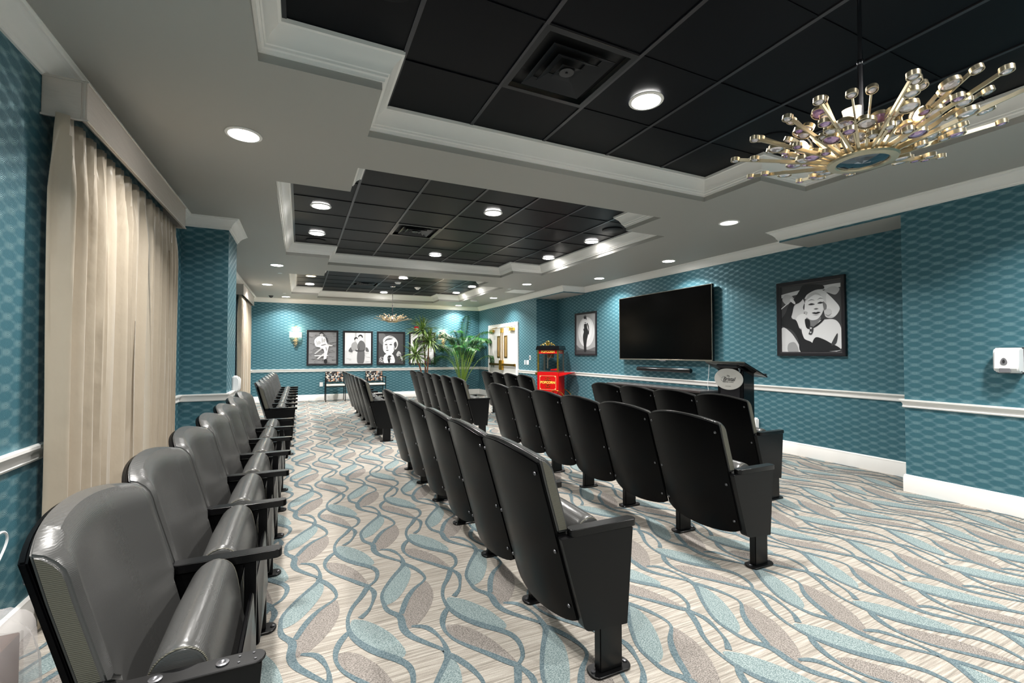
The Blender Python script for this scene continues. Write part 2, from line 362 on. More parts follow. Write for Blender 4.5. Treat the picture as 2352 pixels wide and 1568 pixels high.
# floor with woven carpet pattern
def carpet():
    mb = MB()
    x0, x1, y0, y1 = XL-.02, XRR+.02, YF-.02, YB+.02
    mb.add([(x0, y0, 0), (x1, y0, 0), (x1, y1, 0), (x0, y1, 0)], [(0, 1, 2, 3)], 0)
    A1 = [(.61, 2.97), (.60, 2.91), (.51, 2.78), (.43, 2.63), (.42, 2.52), (.43, 2.44), (.475, 2.36), (.47, 2.26), (.49, 2.18), (.55, 2.09), (.60, 2.02), (.61, 1.97)]
    A2 = [(.605, 2.95), (.635, 2.90), (.67, 2.82), (.69, 2.73), (.675, 2.67), (.60, 2.60), (.54, 2.51), (.485, 2.38)]
    A3 = [(.51, 2.255), (.57, 2.22), (.605, 2.14), (.617, 2.06), (.61, 1.97)]
    TA = [(.60, 2.91), (.51, 2.78), (.43, 2.63), (.42, 2.52), (.44, 2.50), (.50, 2.54), (.57, 2.65), (.62, 2.77), (.63, 2.87)]
    UA = [(.68, 2.67), (.60, 2.61), (.54, 2.51), (.48, 2.36), (.47, 2.26), (.50, 2.24), (.54, 2.26), (.61, 2.34), (.67, 2.45), (.695, 2.56)]
    B1 = [(.37, 2.745), (.32, 2.64), (.27, 2.56), (.24, 2.48), (.23, 2.42), (.23, 2.34), (.25, 2.26), (.29, 2.18), (.34, 2.11), (.40, 2.04), (.435, 1.98), (.44, 1.91), (.415, 1.83), (.37, 1.785)]
    B2 = [(.37, 2.74), (.39, 2.66), (.375, 2.58), (.34, 2.49), (.29, 2.43)]
    B3 = [(.235, 2.34), (.20, 2.30), (.17, 2.24), (.157, 2.18), (.16, 2.12), (.19, 2.04), (.28, 1.91), (.34, 1.82), (.37, 1.785)]
    TB = [(.25, 2.43), (.30, 2.41), (.35, 2.35), (.40, 2.26), (.43, 2.17), (.445, 2.07), (.40, 2.04), (.34, 2.11), (.29, 2.18), (.25, 2.26), (.235, 2.34)]
    UB = [(.17, 2.19), (.23, 2.17), (.28, 2.11), (.33, 2.01), (.36, 1.90), (.375, 1.80), (.34, 1.82), (.27, 1.92), (.19, 2.04), (.16, 2.12)]
    ribs = []
    for pl, w in ((A1, .0165), (A2, .014), (A3, .013), (B1, .0165), (B2, .013), (B3, .014)):
        P = catmull([(a, b, 0) for a, b in pl], 3); L_ = []; R_ = []
        for i, p in enumerate(P):
            t = (P[min(i+1, len(P)-1)]-P[max(i-1, 0)]).normalized(); n = Vector((-t.y, t.x, 0)); t_ = i/(len(P)-1)
            ww = w*(.85+.3*math.sin(t_*9+w*900))
            L_.append(p+n*ww); R_.append(p-n*ww)
        ribs.append((L_, R_))
    leaves = []
    for pl, mi in ((TA, 2), (UA, 3), (TB, 2), (UB, 3)):
        P = catmull([(a, b, 0) for a, b in pl], 3, True)
        leaves.append((P, tessellate_polygon([P]), mi))
    cl = lambda x, y: (min(max(x, x0), x1), min(max(y, y0), y1))
    for i in range(-4, 12):
        for j in range(-12, 6):
            ox, oy = .4925*i, -.958*j
            if oy+1.7 > y1 or oy+3.0 < y0 or ox+.1 > x1 or ox+.75 < x0: continue
            for q, (P, tri, mi) in enumerate(leaves):
                mb.add([(*cl(p.x+ox, p.y+oy), .0010+.0001*q) for p in P], [tuple(t) for t in tri], mi)
            for q, (L_, R_) in enumerate(ribs):
                n = len(L_); vs = [(*cl(p.x+ox, p.y+oy), .0018+.0001*q) for p in L_+R_]
                mb.add(vs, [(k, k+1, n+k+1, n+k) for k in range(n-1)], 1)
    me = bpy.data.meshes.new('floor'); me.from_pydata(mb.v, [], mb.f)
    for m in (M_CARPET, M_CVINE, M_CTEAL, M_CTAUPE): me.materials.append(m)
    me.polygons.foreach_set('material_index', mb.m)
    bm = bmesh.new(); bm.from_mesh(me)
    bad = [f for f in bm.faces if f.calc_area() < 1e-9]
    bmesh.ops.delete(bm, geom=bad, context='FACES_ONLY')
    for f in bm.faces:
        if f.normal.z < 0: f.normal_flip()
    bm.to_mesh(me); bm.free()
    return struct('floor', me)
carpet()
# ceiling: grey soffit with three stepped trays
TX = (-.21, .41, 3.62, 4.24)
TYS = [(-1.2, -.59, 2.63, 3.24), (3.83, 4.43, 7.71, 8.27), (8.90, 9.52, 12.72, 13.34)]
def plus(ty):   # clockwise outline, hole interior on the right
    a, b, c, d = TX; y0, y1, y2, y3 = ty
    return [(a, y1), (a, y2), (b, y2), (b, y3), (c, y3), (c, y2), (d, y2), (d, y1), (c, y1), (c, y0), (b, y0), (b, y1)]
def ceiling():
    mb = MB()
    xs = [XL-.1, *TX, XRR+.1]; ys = sorted([YF-.1, YB+.1]+[y for t in TYS for y in t])
    for i in range(len(xs)-1):
        for j in range(len(ys)-1):
            cx, cy = (xs[i]+xs[i+1])/2, (ys[j]+ys[j+1])/2; hole = False
            for t in TYS:
                if t[0] < cy < t[3] and TX[1] < cx < TX[2]: hole = True
                if t[1] < cy < t[2] and TX[0] < cx < TX[3]: hole = True
            if not hole: mb.add([(xs[i], ys[j], SOFFIT), (xs[i], ys[j+1], SOFFIT), (xs[i+1], ys[j+1], SOFFIT), (xs[i+1], ys[j], SOFFIT)], [(0, 1, 2, 3)])
    for t in TYS:
        P = plus(t); n = len(P)
        for i in range(n):
            a, b = P[i], P[(i+1) % n]
            mb.add([(*a, SOFFIT), (*b, SOFFIT), (*b, TRAY+.1), (*a, TRAY+.1)], [(0, 1, 2, 3)])
    mb.add([(XL-.1, YF-.1, TRAY+.1), (XRR+.1, YF-.1, TRAY+.1), (XRR+.1, YB+.1, TRAY+.1), (XL-.1, YB+.1, TRAY+.1)], [(0, 1, 2, 3)])
    return struct('ceiling', mb.mesh('ceiling', M_CEIL, False))
ceil = ceiling()
tile_me = bevel_mesh(MB().box(-.298, -.298, 0, .298, .298, .012).mesh('ceiling_tile', M_TILE, False), .003, 1)
GX = [.52+.6105*k for k in range(-2, 8)]
GYS = [[2.6+.61*k for k in range(-8, 3)], [5.95+.61*k for k in range(-5, 6)], [11.19+.61*k for k in range(-5, 6)]]
VENTS = [(1.435, 2.295), (1.435, 6.255), (1.435, 11.495)]
for t, gy in zip(TYS, GYS):
    for i in range(len(GX)-1):
        for j in range(len(gy)-1):
            cx, cy = (GX[i]+GX[i+1])/2, (gy[j]+gy[j+1])/2
            h = .31
            inx = cx+h > TX[0]+.1 and cx-h < TX[3]-.1; iny = cy+h > t[0]+.1 and cy-h < t[3]-.1
            core = (cx+h > TX[1]+.05 and cx-h < TX[2]-.05) or (cy+h > t[1]+.05 and cy-h < t[2]-.05)
            if inx and iny and core and not any(abs(cx-v[0]) < .2 and abs(cy-v[1]) < .2 for v in VENTS):
                ob('ceiling_tile', tile_me, ceil, (cx, cy, TRAY+.002+random.uniform(0, .003)))
    mb = MB(); mb2 = MB()
    for x in GX:
        if TX[0]-.01 < x < TX[3]+.01:
            yy = (t[0], t[3]) if TX[1] < x < TX[2] else (t[1], t[2])
            mb.box(x-.012, yy[0], TRAY-.004, x+.012, yy[1], TRAY+.004)
    for y in gy:
        if t[0] < y < t[3]:
            xx = (TX[0], TX[3]) if t[1] < y < t[2] else (TX[1], TX[2])
            mb2.box(xx[0], y-.008, TRAY-.002, xx[1], y+.008, TRAY+.004)
    ob('grid_bars', mb.mesh('grid_bars', M_TBARL, False), ceil)['kind'] = 'stuff'
    ob('cross_bars', mb2.mesh('cross_bars', M_TILE, False), ceil)['kind'] = 'stuff'
# trims
CROWN = [(d, z*.87) for d, z in [(0, -.135), (.012, -.135), (.014, -.118), (.024, -.112), (.026, -.10), (.036, -.078), (.055, -.052), (.074, -.034), (.08, -.026), (.092, -.022), (.095, -.008), (.108, -.006), (.108, 0)]]
TCROWN = [(0, .045), (.012, .045), (.016, .062), (.028, .066), (.030, .078), (.038, .082), (.044, .10), (.062, .132), (.088, .155), (.094, .165), (.108, .168), (.11, .19), (0, .19)]
BASE = [(0, 0), (.018, 0), (.018, .135), (.015, .142), (.015, .155), (.006, .165), (0, .165)]
RAIL = [(0, .812), (.012, .812), (.016, .822), (.012, .832), (.014, .852), (.024, .868), (.034, .876), (.034, .890), (0, .890)]
cp = [(XL, YF), (XL, 5.96), (-.74, 5.96), (-.74, 6.67), (XL, 6.67), (XL, YB), (XR, YB), (XR, 8.71), (XRR, 8.71), (XRR, 3.65), (XR, 3.65), (XR, YF)]
struct('trim_1', sweep(cp, CROWN, True, SOFFIT).mesh('crown_molding', M_WHITE, True))
for i, t in enumerate(TYS):
    struct('trim_%d' % (i+2), sweep(plus(t), TCROWN, True, SOFFIT).mesh('tray_molding', M_WHITE, True))
def trims(prof, nm, me_name, left_gap):
    mb = MB()
    sweep(RW[0:5]+[RW[5], (XL, YB)][:1] if False else [(XL, YF), (XL, 5.96), (-.74, 5.96), (-.74, 6.67), (XL, 6.67), (XL, YB), (XR, YB), (XR, 13.13)], prof, mb=mb)
    struct(nm+'_left', mb.mesh(me_name, M_WHITE, True))
    struct(nm+'_right', sweep([(XR, 11.016), (XR, 10.0), (XRR, 10.0), (XRR, 2.40), (XR, 2.40), (XR, YF), (XL, YF)], prof).mesh(me_name, M_WHITE, True))
trims(BASE, 'baseboard', 'baseboard', False)
mbr = sweep([(XL, YF), (XL, 3.1)], RAIL); sweep([(XL, 5.16), (XL, 5.96), (-.74, 5.96), (-.74, 6.67), (XL, 6.67), (XL, 10.5)], RAIL, mb=mbr); sweep([(XL, 12.9), (XL, YB), (XR, YB), (XR, 13.13)], RAIL, mb=mbr)
struct('trim_5', mbr.mesh('chair_rail', M_WHITE, True))
struct('trim_6', sweep([(XR, 11.016), (XR, 10.0), (XRR, 10.0), (XRR, 2.40), (XR, 2.40), (XR, YF)], RAIL).mesh('chair_rail', M_WHITE, True))
# windows behind the curtains
for i, (y0, y1) in enumerate(((3.25, 4.95), (10.9, 12.55))):
    w = bpy.data.objects.new('window_%d' % (i+1), None); C.objects.link(w); w['kind'] = 'structure'
    mb = MB(); x = XL+.005
    mb.box(x, y0-.07, .3, x+.03, y0, 2.45).box(x, y1, .3, x+.03, y1+.07, 2.45).box(x, y0, .3, x+.03, y1, .37).box(x, y0, 2.38, x+.03, y1, 2.45).box(x, (y0+y1)/2-.03, .37, x+.025, (y0+y1)/2+.03, 2.38)
    ob('window_frame', mb.mesh('window_frame', M_WHITE, False), w)
    for a, b in ((y0, (y0+y1)/2-.03), ((y0+y1)/2+.03, y1)):
        ob('pane', MB().box(x, a, .37, x+.008, b, 2.38).mesh('pane', M_PANE, False), w)
# double door
door = bpy.data.objects.new('door_1', None); C.objects.link(door); door['kind'] = 'structure'
D0, D1, DZ = 11.016, 13.13, 2.19
mb = MB()
fx = XR-.035
for (a, b, z0, z1) in ((D0, D0+.11, 0, DZ), (D1-.11, D1, 0, DZ), (D0+.11, D1-.11, DZ-.11, DZ)): mb.box(fx, a, z0, XR+.04, b, z1)
ob('door_frame', bevel_mesh(mb.mesh('door_frame', M_WHITE, False), .006, 2), door)
dm = (D0+D1)/2
ob('door_backing', MB().box(XR-.004, D0+.1, 0, XR+.002, D1-.1, DZ-.1).mesh('door_backing', M_DGREY, False), door)
for s, (a, b) in ((1, (D0+.115, dm-.003)), (-1, (dm+.003, D1-.115))):
    leaf = ob('door_leaf', bevel_mesh(MB().box(XR-.022, a, .01, XR-.005, b, DZ-.115).mesh('door_leaf', M_DOOR, False), .003, 1), door)
    inner = b if s == 1 else a
    c0, c1 = (inner-s*.34, inner-s*.17)
    lo, hi = min(c0, c1), max(c0, c1)
    fr = MB()
    fr.box(XR-.032, lo-.02, 1.20, XR-.02, lo+.012, 1.84).box(XR-.032, hi-.012, 1.20, XR-.02, hi+.02, 1.84).box(XR-.032, lo, 1.20, XR-.02, hi, 1.235).box(XR-.032, lo, 1.805, XR-.02, hi, 1.84)
    ob('vision_frame', fr.mesh('vision_frame', M_BRASSD, False), leaf)
    ob('vision_pane', MB().box(XR-.026, lo+.012, 1.235, XR-.0215, hi-.012, 1.805).mesh('vision_pane', mat('amber_pane', srgb(150, 122, 78), .2), False), leaf)
    # panic hardware
    hb = MB(); y_in, y_out = inner-s*.05, (a+.06 if s == 1 else b-.06)
    lo2, hi2 = min(y_in, y_out), max(y_in, y_out)
    hb.box(XR-.075, lo2, .975, XR-.045, hi2, 1.035); hb.box(XR-.06, y_out-.03, .97, XR-.02, y_out+.03, 1.04)
    ob('push_bar', bevel_mesh(hb.mesh('push_bar', M_BRASSD, False), .006, 2), leaf)
    ob('latch_case', bevel_mesh(MB().box(XR-.09, inner-s*.06-.05, .85, XR-.02, inner-s*.06+.05, 1.13).mesh('latch_case', M_BRASS, False), .012, 2), leaf)
    rod = MB().tube([(XR-.035, inner-s*.06, 1.12), (XR-.035, inner-s*.06, 2.0)], .012)
    rod.box(XR-.05, inner-s*.06-.03, 1.93, XR-.02, inner-s*.06+.03, 2.06)
    ob('latch_rod', rod.mesh('latch_rod', M_BRASS), leaf)
    yc = (a+.22 if s == 1 else b-.22)
    cb = MB().box(XR-.08, yc-.14, 1.96, XR-.02, yc+.14, 2.04); cb.tube([(XR-.06, yc, 2.04), (XR-.12, yc+s*.2, 2.065), (XR-.04, yc+s*.38, 2.09)], .01)
    ob('door_closer', cb.mesh('door_closer', M_BRASS), leaf)
# ---------------------------------------------------------------- ceiling lights and fixtures
trim_me = MB().rev([(.112, 0), (.114, -.004), (.112, -.008), (.094, -.011), (.092, -.005)], 28, cap=False).mesh('trim_ring', M_WHITE)
lens_me = MB().rev([(.001, -.006), (.06, -.007), (.093, -.005)], 28, cap=False).mesh('lens', M_LENS)
lensd_me = MB().rev([(.001, -.006), (.06, -.007), (.093, -.005)], 28, cap=False).mesh('lens', M_LENSD)
lensw_me = MB().rev([(.001, -.006), (.06, -.007), (.093, -.005)], 28, cap=False).mesh('lens', M_LENSW)
near_txt = {(2.08, 2.332): 'in the nearest dark tray beside the big air vent',
 (-.365, 3.565): 'in the grey ceiling between the nearest curtains and the first tray',
 (4.45, 3.634): 'in the grey ceiling in front of the woman portrait, its lens dimmer', (5.42, 5.578): 'in the grey ceiling above the television, end nearer the camera',
 (5.42, 7.467): 'in the grey ceiling above the television, end farther from the camera', (4.457, 8.776): 'in the grey ceiling near the far end of the recess',
 (4.75, 11.35): 'in the grey ceiling in front of the double door', (4.51, 13.62): 'in the grey ceiling above the tall palm',
 (-.35, 13.43): 'in the grey ceiling right above the left wall sconce', (-.37, 8.66): 'in the grey ceiling left between second and third tray',
 (-.66, 11.2): 'in the grey ceiling beside the far curtains',
 (.2, 5.612): 'in the left notch of the second tray, nearer the camera', (.2, 6.92): 'in the left notch of the second tray, farther from the camera',
 (2.09, 5.009): 'in the middle of the second tray, nearer the camera', (2.096, 7.603): 'in the middle of the second tray at its far edge',
 (3.985, 5.68): 'in the right notch of the second tray by the round speaker', (3.985, 6.993): 'in the right notch of the second tray at its far corner',
 (.2, 10.826): 'in the left notch of the farthest tray, warm yellow', (.2, 12.142): 'in the left notch of the farthest tray, the white one',
 (2.09, 10.26): 'in the farthest tray, nearer than the small chandelier', (2.1, 12.925): 'in the farthest tray at its far edge beyond the chandelier',
 (3.955, 10.87): 'in the right notch of the farthest tray, nearer one', (3.957, 12.16): 'in the right notch of the farthest tray, farther one'}
UNSEEN = 'in the unseen ceiling part behind the camera'
for (x, y), z in [(p, SOFFIT) for p in soffit_lights]+[(p, TRAY-.002) for p in tray_lights]:
    o = thing('ceiling_light', 'round recessed light '+near_txt.get((x, y), UNSEEN), 'light', (x, y, z), 0, 'recessed ceiling lights' if (x, y) in near_txt else 'recessed lights behind the camera')
    ob('trim_ring', trim_me, o); ob('lens', lensd_me if (x, y) == (4.45, 3.634) else (lensw_me if (x, y) == (.2, 10.826) else lens_me), o)
def vent(loc, label):
    o = thing('air_vent', label, 'vent', loc, 0, 'square ceiling air vents')
    def fr(h, w, z0, z1, dz=0):
        mb = MB()
        P = [(-h, -h), (h, -h), (h, h), (-h, h)]; Q = [(-(h-w), -(h-w)), (h-w, -(h-w)), (h-w, h-w), (-(h-w), h-w)]
        vs = [(*p, z0) for p in P]+[(*p, z1) for p in Q]+[(*p, z0+.004) for p in P]+[(*p, z1+.004) for p in Q]
        fs = []
        for i in range(4):
            j = (i+1) % 4; fs += [(i, j, 4+j, 4+i), (8+i, 12+i, 12+j, 8+j), (i, 8+i, 8+j, j), (4+i, 4+j, 12+j, 12+i)]
        return mb.add(vs, fs)
    ob('vent_frame', bevel_mesh(fr(.302, .035, -.004, -.006).mesh('vent_frame', M_TBAR, False), .001, 1), o)
    ob('vent_backing', MB().box(-.27, -.27, .03, .27, .27, .035).mesh('vent_backing', mat('vent_dark', srgb(8, 9, 12), .6), False), o)
    for h in (.205, .135): ob('louver', fr(h, .055, -.012, .018).mesh('louver', M_TBAR, False), o)
    mb = MB(); h = .07
    mb.add([(-h, -h, -.014), (h, -h, -.014), (h, h, -.014), (-h, h, -.014), (-.03, -.03, .012), (.03, -.03, .012), (.03, .03, .012), (-.03, .03, .012)], [(0, 1, 5, 4), (1, 2, 6, 5), (2, 3, 7, 6), (3, 0, 4, 7), (4, 5, 6, 7)])
    mb.rev([(.002, -.008), (.045, -.008), (.045, .0)], 18); mb.rev([(.001, -.014), (.008, -.012), (.008, -.006)], 10)
    ob('vent_cone', mb.mesh('vent_cone', M_TBAR), o)
vent((*VENTS[0], TRAY), 'large black square air vent in the nearest ceiling tray')
vent((*VENTS[1], TRAY), 'black square air vent in the second ceiling tray')
vent((*VENTS[2], TRAY), 'black square air vent in the farthest ceiling tray')
def disc(name, label, cat, x, y, z, prof, m, group=None):
    o = ob(name, MB().rev(prof, 28).mesh(name, m), None, (x, y, z)); return tag(o, label, cat, group)
for (x, y, z, l) in ((.35, 2.05, TRAY, 'black round speaker grille in the nearest tray corner above the soffit step'), (3.38, 2.36, TRAY, 'black round speaker grille behind the large chandelier'),
                     (3.88, 5.03, TRAY, 'black round speaker grille at the near right corner of the second tray'), (.2, 7.4, TRAY, 'black round speaker grille at the far left corner of the second tray'),
                     (3.9, 10.3, TRAY, 'black round speaker grille in the farthest tray')):
    disc('ceiling_speaker', l, 'speaker', x, y, z, [(.001, -.012), (.10, -.012), (.135, -.006), (.14, 0)], M_TILE, 'round ceiling speakers')
disc('smoke_detector', 'white round smoke detector just before the small chandelier canopy', 'smoke detector', 2.106, 10.947, TRAY, [(.001, -.04), (.05, -.038), (.07, -.02), (.075, 0)], M_PLASTIC)
disc('smoke_detector', 'white dome sensor in the farthest tray right of the chandelier rod', 'sensor', 2.733, 11.61, TRAY, [(.001, -.06), (.035, -.055), (.05, -.03), (.075, -.018), (.08, 0)], M_PLASTIC)
disc('dome_camera', 'small dark dome camera by the far crown molding near the curtains', 'camera', -.70, 13.4, SOFFIT, [(.001, -.06), (.03, -.05), (.05, -.02), (.06, 0)], M_DGREY)
for (x, y, l) in ((-.356, 9.539, 'tiny flat sprinkler cap beyond the light left of the trays'), (-.366, 12.7, 'tiny flat sprinkler cap before the light over the left sconce'), (4.422, 9.606, 'tiny flat sprinkler cap before the white ceiling grille')):
    disc('sprinkler_cap', l, 'sprinkler', x, y, SOFFIT, [(.001, -.006), (.04, -.006), (.042, 0)], M_PLASTIC, 'sprinkler caps')
tag(ob('ceiling_grille', bevel_mesh(MB().box(-.28, -.28, -.012, .28, .28, 0).mesh('ceiling_grille', M_WHITE, False), .004, 1), None, (4.82, 9.87, SOFFIT)), 'flat white square grille in the grey ceiling near the popcorn cart', 'grille')
tag(ob('emergency_light', bevel_mesh(MB().box(-.1, -.04, -.05, .1, .04, 0).mesh('emergency_light', M_PLASTIC, False), .01, 2), None, (4.42, 12.0, SOFFIT)), 'small white box fixture on the grey ceiling beside the farthest tray', 'light')
# ---------------------------------------------------------------- theater chairs
def slab(front, rear, nu, nv):
    """closed solid from two grids front(u,v), rear(u,v)"""
    mb = MB(); g = []
    for fn in (front, rear):
        for j in range(nv+1):
            for i in range(nu+1): g.append(fn(i/nu, j/nv))
    N1 = (nu+1)*(nv+1); idx = lambda s, i, j: s*N1+j*(nu+1)+i; fs = []
    for j in range(nv):
        for i in range(nu):
            fs.append((idx(0, i, j), idx(0, i+1, j), idx(0, i+1, j+1), idx(0, i, j+1))); fs.append((idx(1, i, j), idx(1, i, j+1), idx(1, i+1, j+1), idx(1, i+1, j)))
    for i in range(nu):
        for j in (0, nv): fs.append((idx(0, i, j), idx(1, i, j), idx(1, i+1, j), idx(0, i+1, j)))
    for j in range(nv):
        for i in (0, nu): fs.append((idx(0, i, j), idx(0, i, j+1), idx(1, i, j+1), idx(1, i, j)))
    return mb.add(g, fs)
PT = .62   # pitch of the prototype
def rear_surface(u, v, inset=.008, off=0):
    """v 0 bottom .. 1 top; returns the rear face of the bent back"""
    k = 1-(2*u-1)**2
    zt = .90+.042*k; zb = .216-.03*k+.02*(abs(2*u-1)**8)
    z = zb+(zt-zb)*v
    x = -.044+(.216-z)*(.196/.684)
    x += 0
    x -= .05*k*(.75+.25*(1-v))
    y = inset+(PT-2*inset)*u
    return (x+off, y, z)
def build_chair_meshes():
    M = {}
    shell = slab(lambda u, v: rear_surface(u, v, off=.016), rear_surface, 16, 14)
    M['back_shell'] = bevel_mesh(shell.mesh('back_shell', M_SHELL), .004, 2)
    def pf(u, v):
        x, y, z = rear_surface(u, .24+.76*v, .010)
        du = min(u, 1-u)*PT; d_top = (1-v)*.55
        e = (1-min(du/.035, 1))**2; et = (1-min(d_top/.06, 1))**2
        lower = max(0, (.62-z)/.3)
        if z < .605: y = PT/2+(y-PT/2)*.90
        th = .068-.018*e-.026*et-.01*lower
        k = 1-(2*u-1)**2
        th -= .010*k*(1-et)
        return (x+.016+th, y, z+.002+.013*max(0, v-.8)*5-.009*et)
    def pr(u, v):
        x, y, z = rear_surface(u, .24+.76*v, .010)
        if z < .605: y = PT/2+(y-PT/2)*.90
        return (x+.017, y, z+.002+.013*max(0, v-.8)*5)
    M['back_cushion'] = slab(pf, pr, 24, 26).mesh('back_cushion', [M_VINYL, M_SIDE])
    me = M['back_cushion']
    for p in me.polygons:
        if abs(p.normal.y) > .8: p.material_index = 1
    bevel_mesh(me, .009, 3)
    # folded seat: fat rolled cushion with flat lens-shaped ends
    prof = catmull([(.042, .634, 0), (.082, .612, 0), (.102, .555, 0), (.118, .45, 0), (.138, .36, 0), (.152, .28, 0), (.125, .235, 0), (.06, .23, 0), (.01, .28, 0), (-.012, .36, 0), (-.02, .44, 0), (-.03, .52, 0), (-.03, .575, 0), (-.004, .618, 0)], 3, True)
    def inset(P, d):
        c = Vector((.055, .43, 0)); return [p+(c-p).normalized()*d for p in P]
    mb = MB(); y0, y1 = .045, PT-.045; rings = []
    for (y, d) in ((y0, .012), (y0+.004, .004), (y0+.010, 0), (y0+.03, -.003), (PT/2, -.008), (y1-.03, -.003), (y1-.010, 0), (y1-.004, .004), (y1, .012)):
        rings.append([(p.x, y, p.y) for p in inset(prof, d)])
    n = len(prof); vs = [v for r in rings for v in r]
    fs = [(r*n+k, r*n+(k+1) % n, (r+1)*n+(k+1) % n, (r+1)*n+k) for r in range(len(rings)-1) for k in range(n)]
    fs += [tuple(range(n)), tuple(reversed([(len(rings)-1)*n+k for k in range(n)]))]
    M['seat_cushion'] = mb.add(vs, fs).mesh('seat_cushion', M_VINYL)
    for q, y in enumerate((y0+.0045, y1-.0045)):
        M['piping%d' % q] = MB().tube([(p.x, y, p.y) for p in inset(prof, .004)], .0028, 5, closed=True).mesh('piping', M_SIDE)
    M['seat_pan'] = bevel_mesh(MB().prism([(.112, .22), (.165, .25), (.152, .50), (.138, .50), (.148, .28), (.105, .235)], .06, PT-.06, 'y').mesh('seat_pan', M_SHELL, False), .004, 1)
    # side panel, leg, foot plate, armrest
    def rounded(P, r, n=4):
        out = []; N_ = len(P)
        for i in range(N_):
            p = Vector(P[i]); a = (Vector(P[i-1])-p).normalized(); b = (Vector(P[(i+1) % N_])-p).normalized(); ri = r[i]
            for k in range(n+1):
                t = k/n; out.append(tuple((p+a*ri)*(1-t)**2+p*2*t*(1-t)+(p+b*ri)*t*t) if ri else tuple(p))
                if not ri: break
        return out
    pan = rounded([(-.145, .593), (-.032, .200), (.182, .184), (.215, .590)], [.008, .03, .006, .006])
    M['side_panel'] = bevel_mesh(MB().prism(pan, -.024, .024, 'y').mesh('side_panel', M_PANEL, False), .006, 2)
    M['inner_panel'] = bevel_mesh(MB().prism([(-.13, .585), (-.02, .22), (.05, .22), (.12, .585)], -.008, .008, 'y').mesh('inner_panel', M_ARM, False), .003, 1)
    M['post'] = bevel_mesh(MB().box(.118, -.016, .19, .156, .016, .591).box(.05, -.010, .19, .12, .010, .30).mesh('post', M_BLACKMETAL, False), .004, 2)
    M['leg'] = bevel_mesh(MB().box(.042, -.022, .012, .156, .022, .20).mesh('leg', M_BLACKMETAL, False), .004, 2)
    fp = [(.02+.03*math.cos(a)-.0, .045*math.sin(a)) for a in [PI/2+PI*k/8 for k in range(9)]]
    fp = [(.032+(x-.02)*1.05, y*1.0) for x, y in fp]+[(.166+.035*math.cos(a), .045*math.sin(a)) for a in [-PI/2+PI*k/8 for k in range(9)]]
    M['foot_plate'] = bevel_mesh(MB().prism(fp, 0.0025, .013, 'z').mesh('foot_plate', M_BLACKMETAL, False), .002, 1)
    mb = MB()
    mb.rev([(.010, 0), (.010, .004), (.006, .006), (.001, .006)], 10)
    M['floor_bolt'] = mb.mesh('floor_bolt', M_BOLT)
    def armshape(x0, x1, w):
        o = []
        for k in range(9): a = PI/2+PI*k/8; o.append((x0+w+w*math.cos(a), w*math.sin(a)))
        for k in range(9): a = -PI/2+PI*k/8; o.append((x1-w*.8+w*.8*math.cos(a), w*math.sin(a)))
        return o
    M['armrest'] = bevel_mesh(MB().prism(armshape(-.10, .238, .027), .592, .622, 'z').mesh('armrest', M_ARM, False), .009, 3)
    bare = MB().prism(armshape(-.12, .222, .028), .590, .597, 'z')
    M['bare_arm'] = bevel_mesh(bare.mesh('bare_arm', M_BLACKMETAL, False), .002, 1)
    mb = MB()
    for x in (0.0, .13): mb.rev([(.014, 0), (.014, .003), (.008, .004), (.004, .002), (.001, .002)], 12, (x, 0, .597))
    for (x, y) in ((.165, .012), (.165, -.012), (.195, .014), (.2, -.012)): mb.rev([(.003, 0), (.003, .0015), (.001, .0015)], 6, (x, y, .597))
    M['arm_screws'] = mb.mesh('arm_screws', M_BOLT)
    M['hinge_loop'] = MB().tube(catmull([(.10, .034, .30), (.125, .034, .33), (.13, .034, .27), (.115, .034, .21)], 4), .005, 6).mesh('hinge_loop', M_BLACKMETAL)
    bolts = []
    for u in (.045, .955):
        for z in (.855, .52, .28):
            v = (z-.21)/.70; x, y, zz = rear_surface(u, v)
            bolts.append((x, y, zz))
    b = MB(); R = Matrix.Rotation(-PI/2+.28, 4, 'Y')
    b.rev([(.009, 0), (.009, .002), (.007, .005), (.003, .006), (.001, .004)], 10, mtx=Matrix.Rotation(-PI/2-.28, 4, 'Y'))
    M['bolt'] = b.mesh('bolt', M_BOLT); M['_bolts'] = bolts
    return M
CM = build_chair_meshes()
def stanchion(root, y, bare=False, inner=False):
    for n in (('inner_panel', 'post') if inner else ('side_panel',))+('leg', 'foot_plate'):
        p = ob(n, CM[n], root, (0, y, 0))
        if n == 'foot_plate':
            for x in (.022, .184): ob('floor_bolt', CM['floor_bolt'], p, (x, 0, .013))
    if bare:
        a = ob('bare_arm', CM['bare_arm'], root, (0, y, 0)); a['label'] = 'bare metal arm top without pad'; ob('arm_screws', CM['arm_screws'], a)
    else: ob('armrest', CM['armrest'], root, (0, y, 0))
def make_chair():
    r = thing('theater_chair', '', 'chair')
    sh = ob('back_shell', CM['back_shell'], r)
    for p in CM['_bolts']: ob('bolt', CM['bolt'], sh, p)
    ob('back_cushion', CM['back_cushion'], r)
    s = ob('seat_cushion', CM['seat_cushion'], r); ob('piping', CM['piping0'], s); ob('piping', CM['piping1'], s)
    ob('seat_pan', CM['seat_pan'], r); ob('hinge_loop', CM['hinge_loop'], r)
    return r
proto = make_chair()
first = [True]
ORD = ['nearest the camera', 'second from the camera', 'third from the camera', 'fourth from the camera', 'fifth from the camera', 'sixth from the camera', 'farthest from the camera']
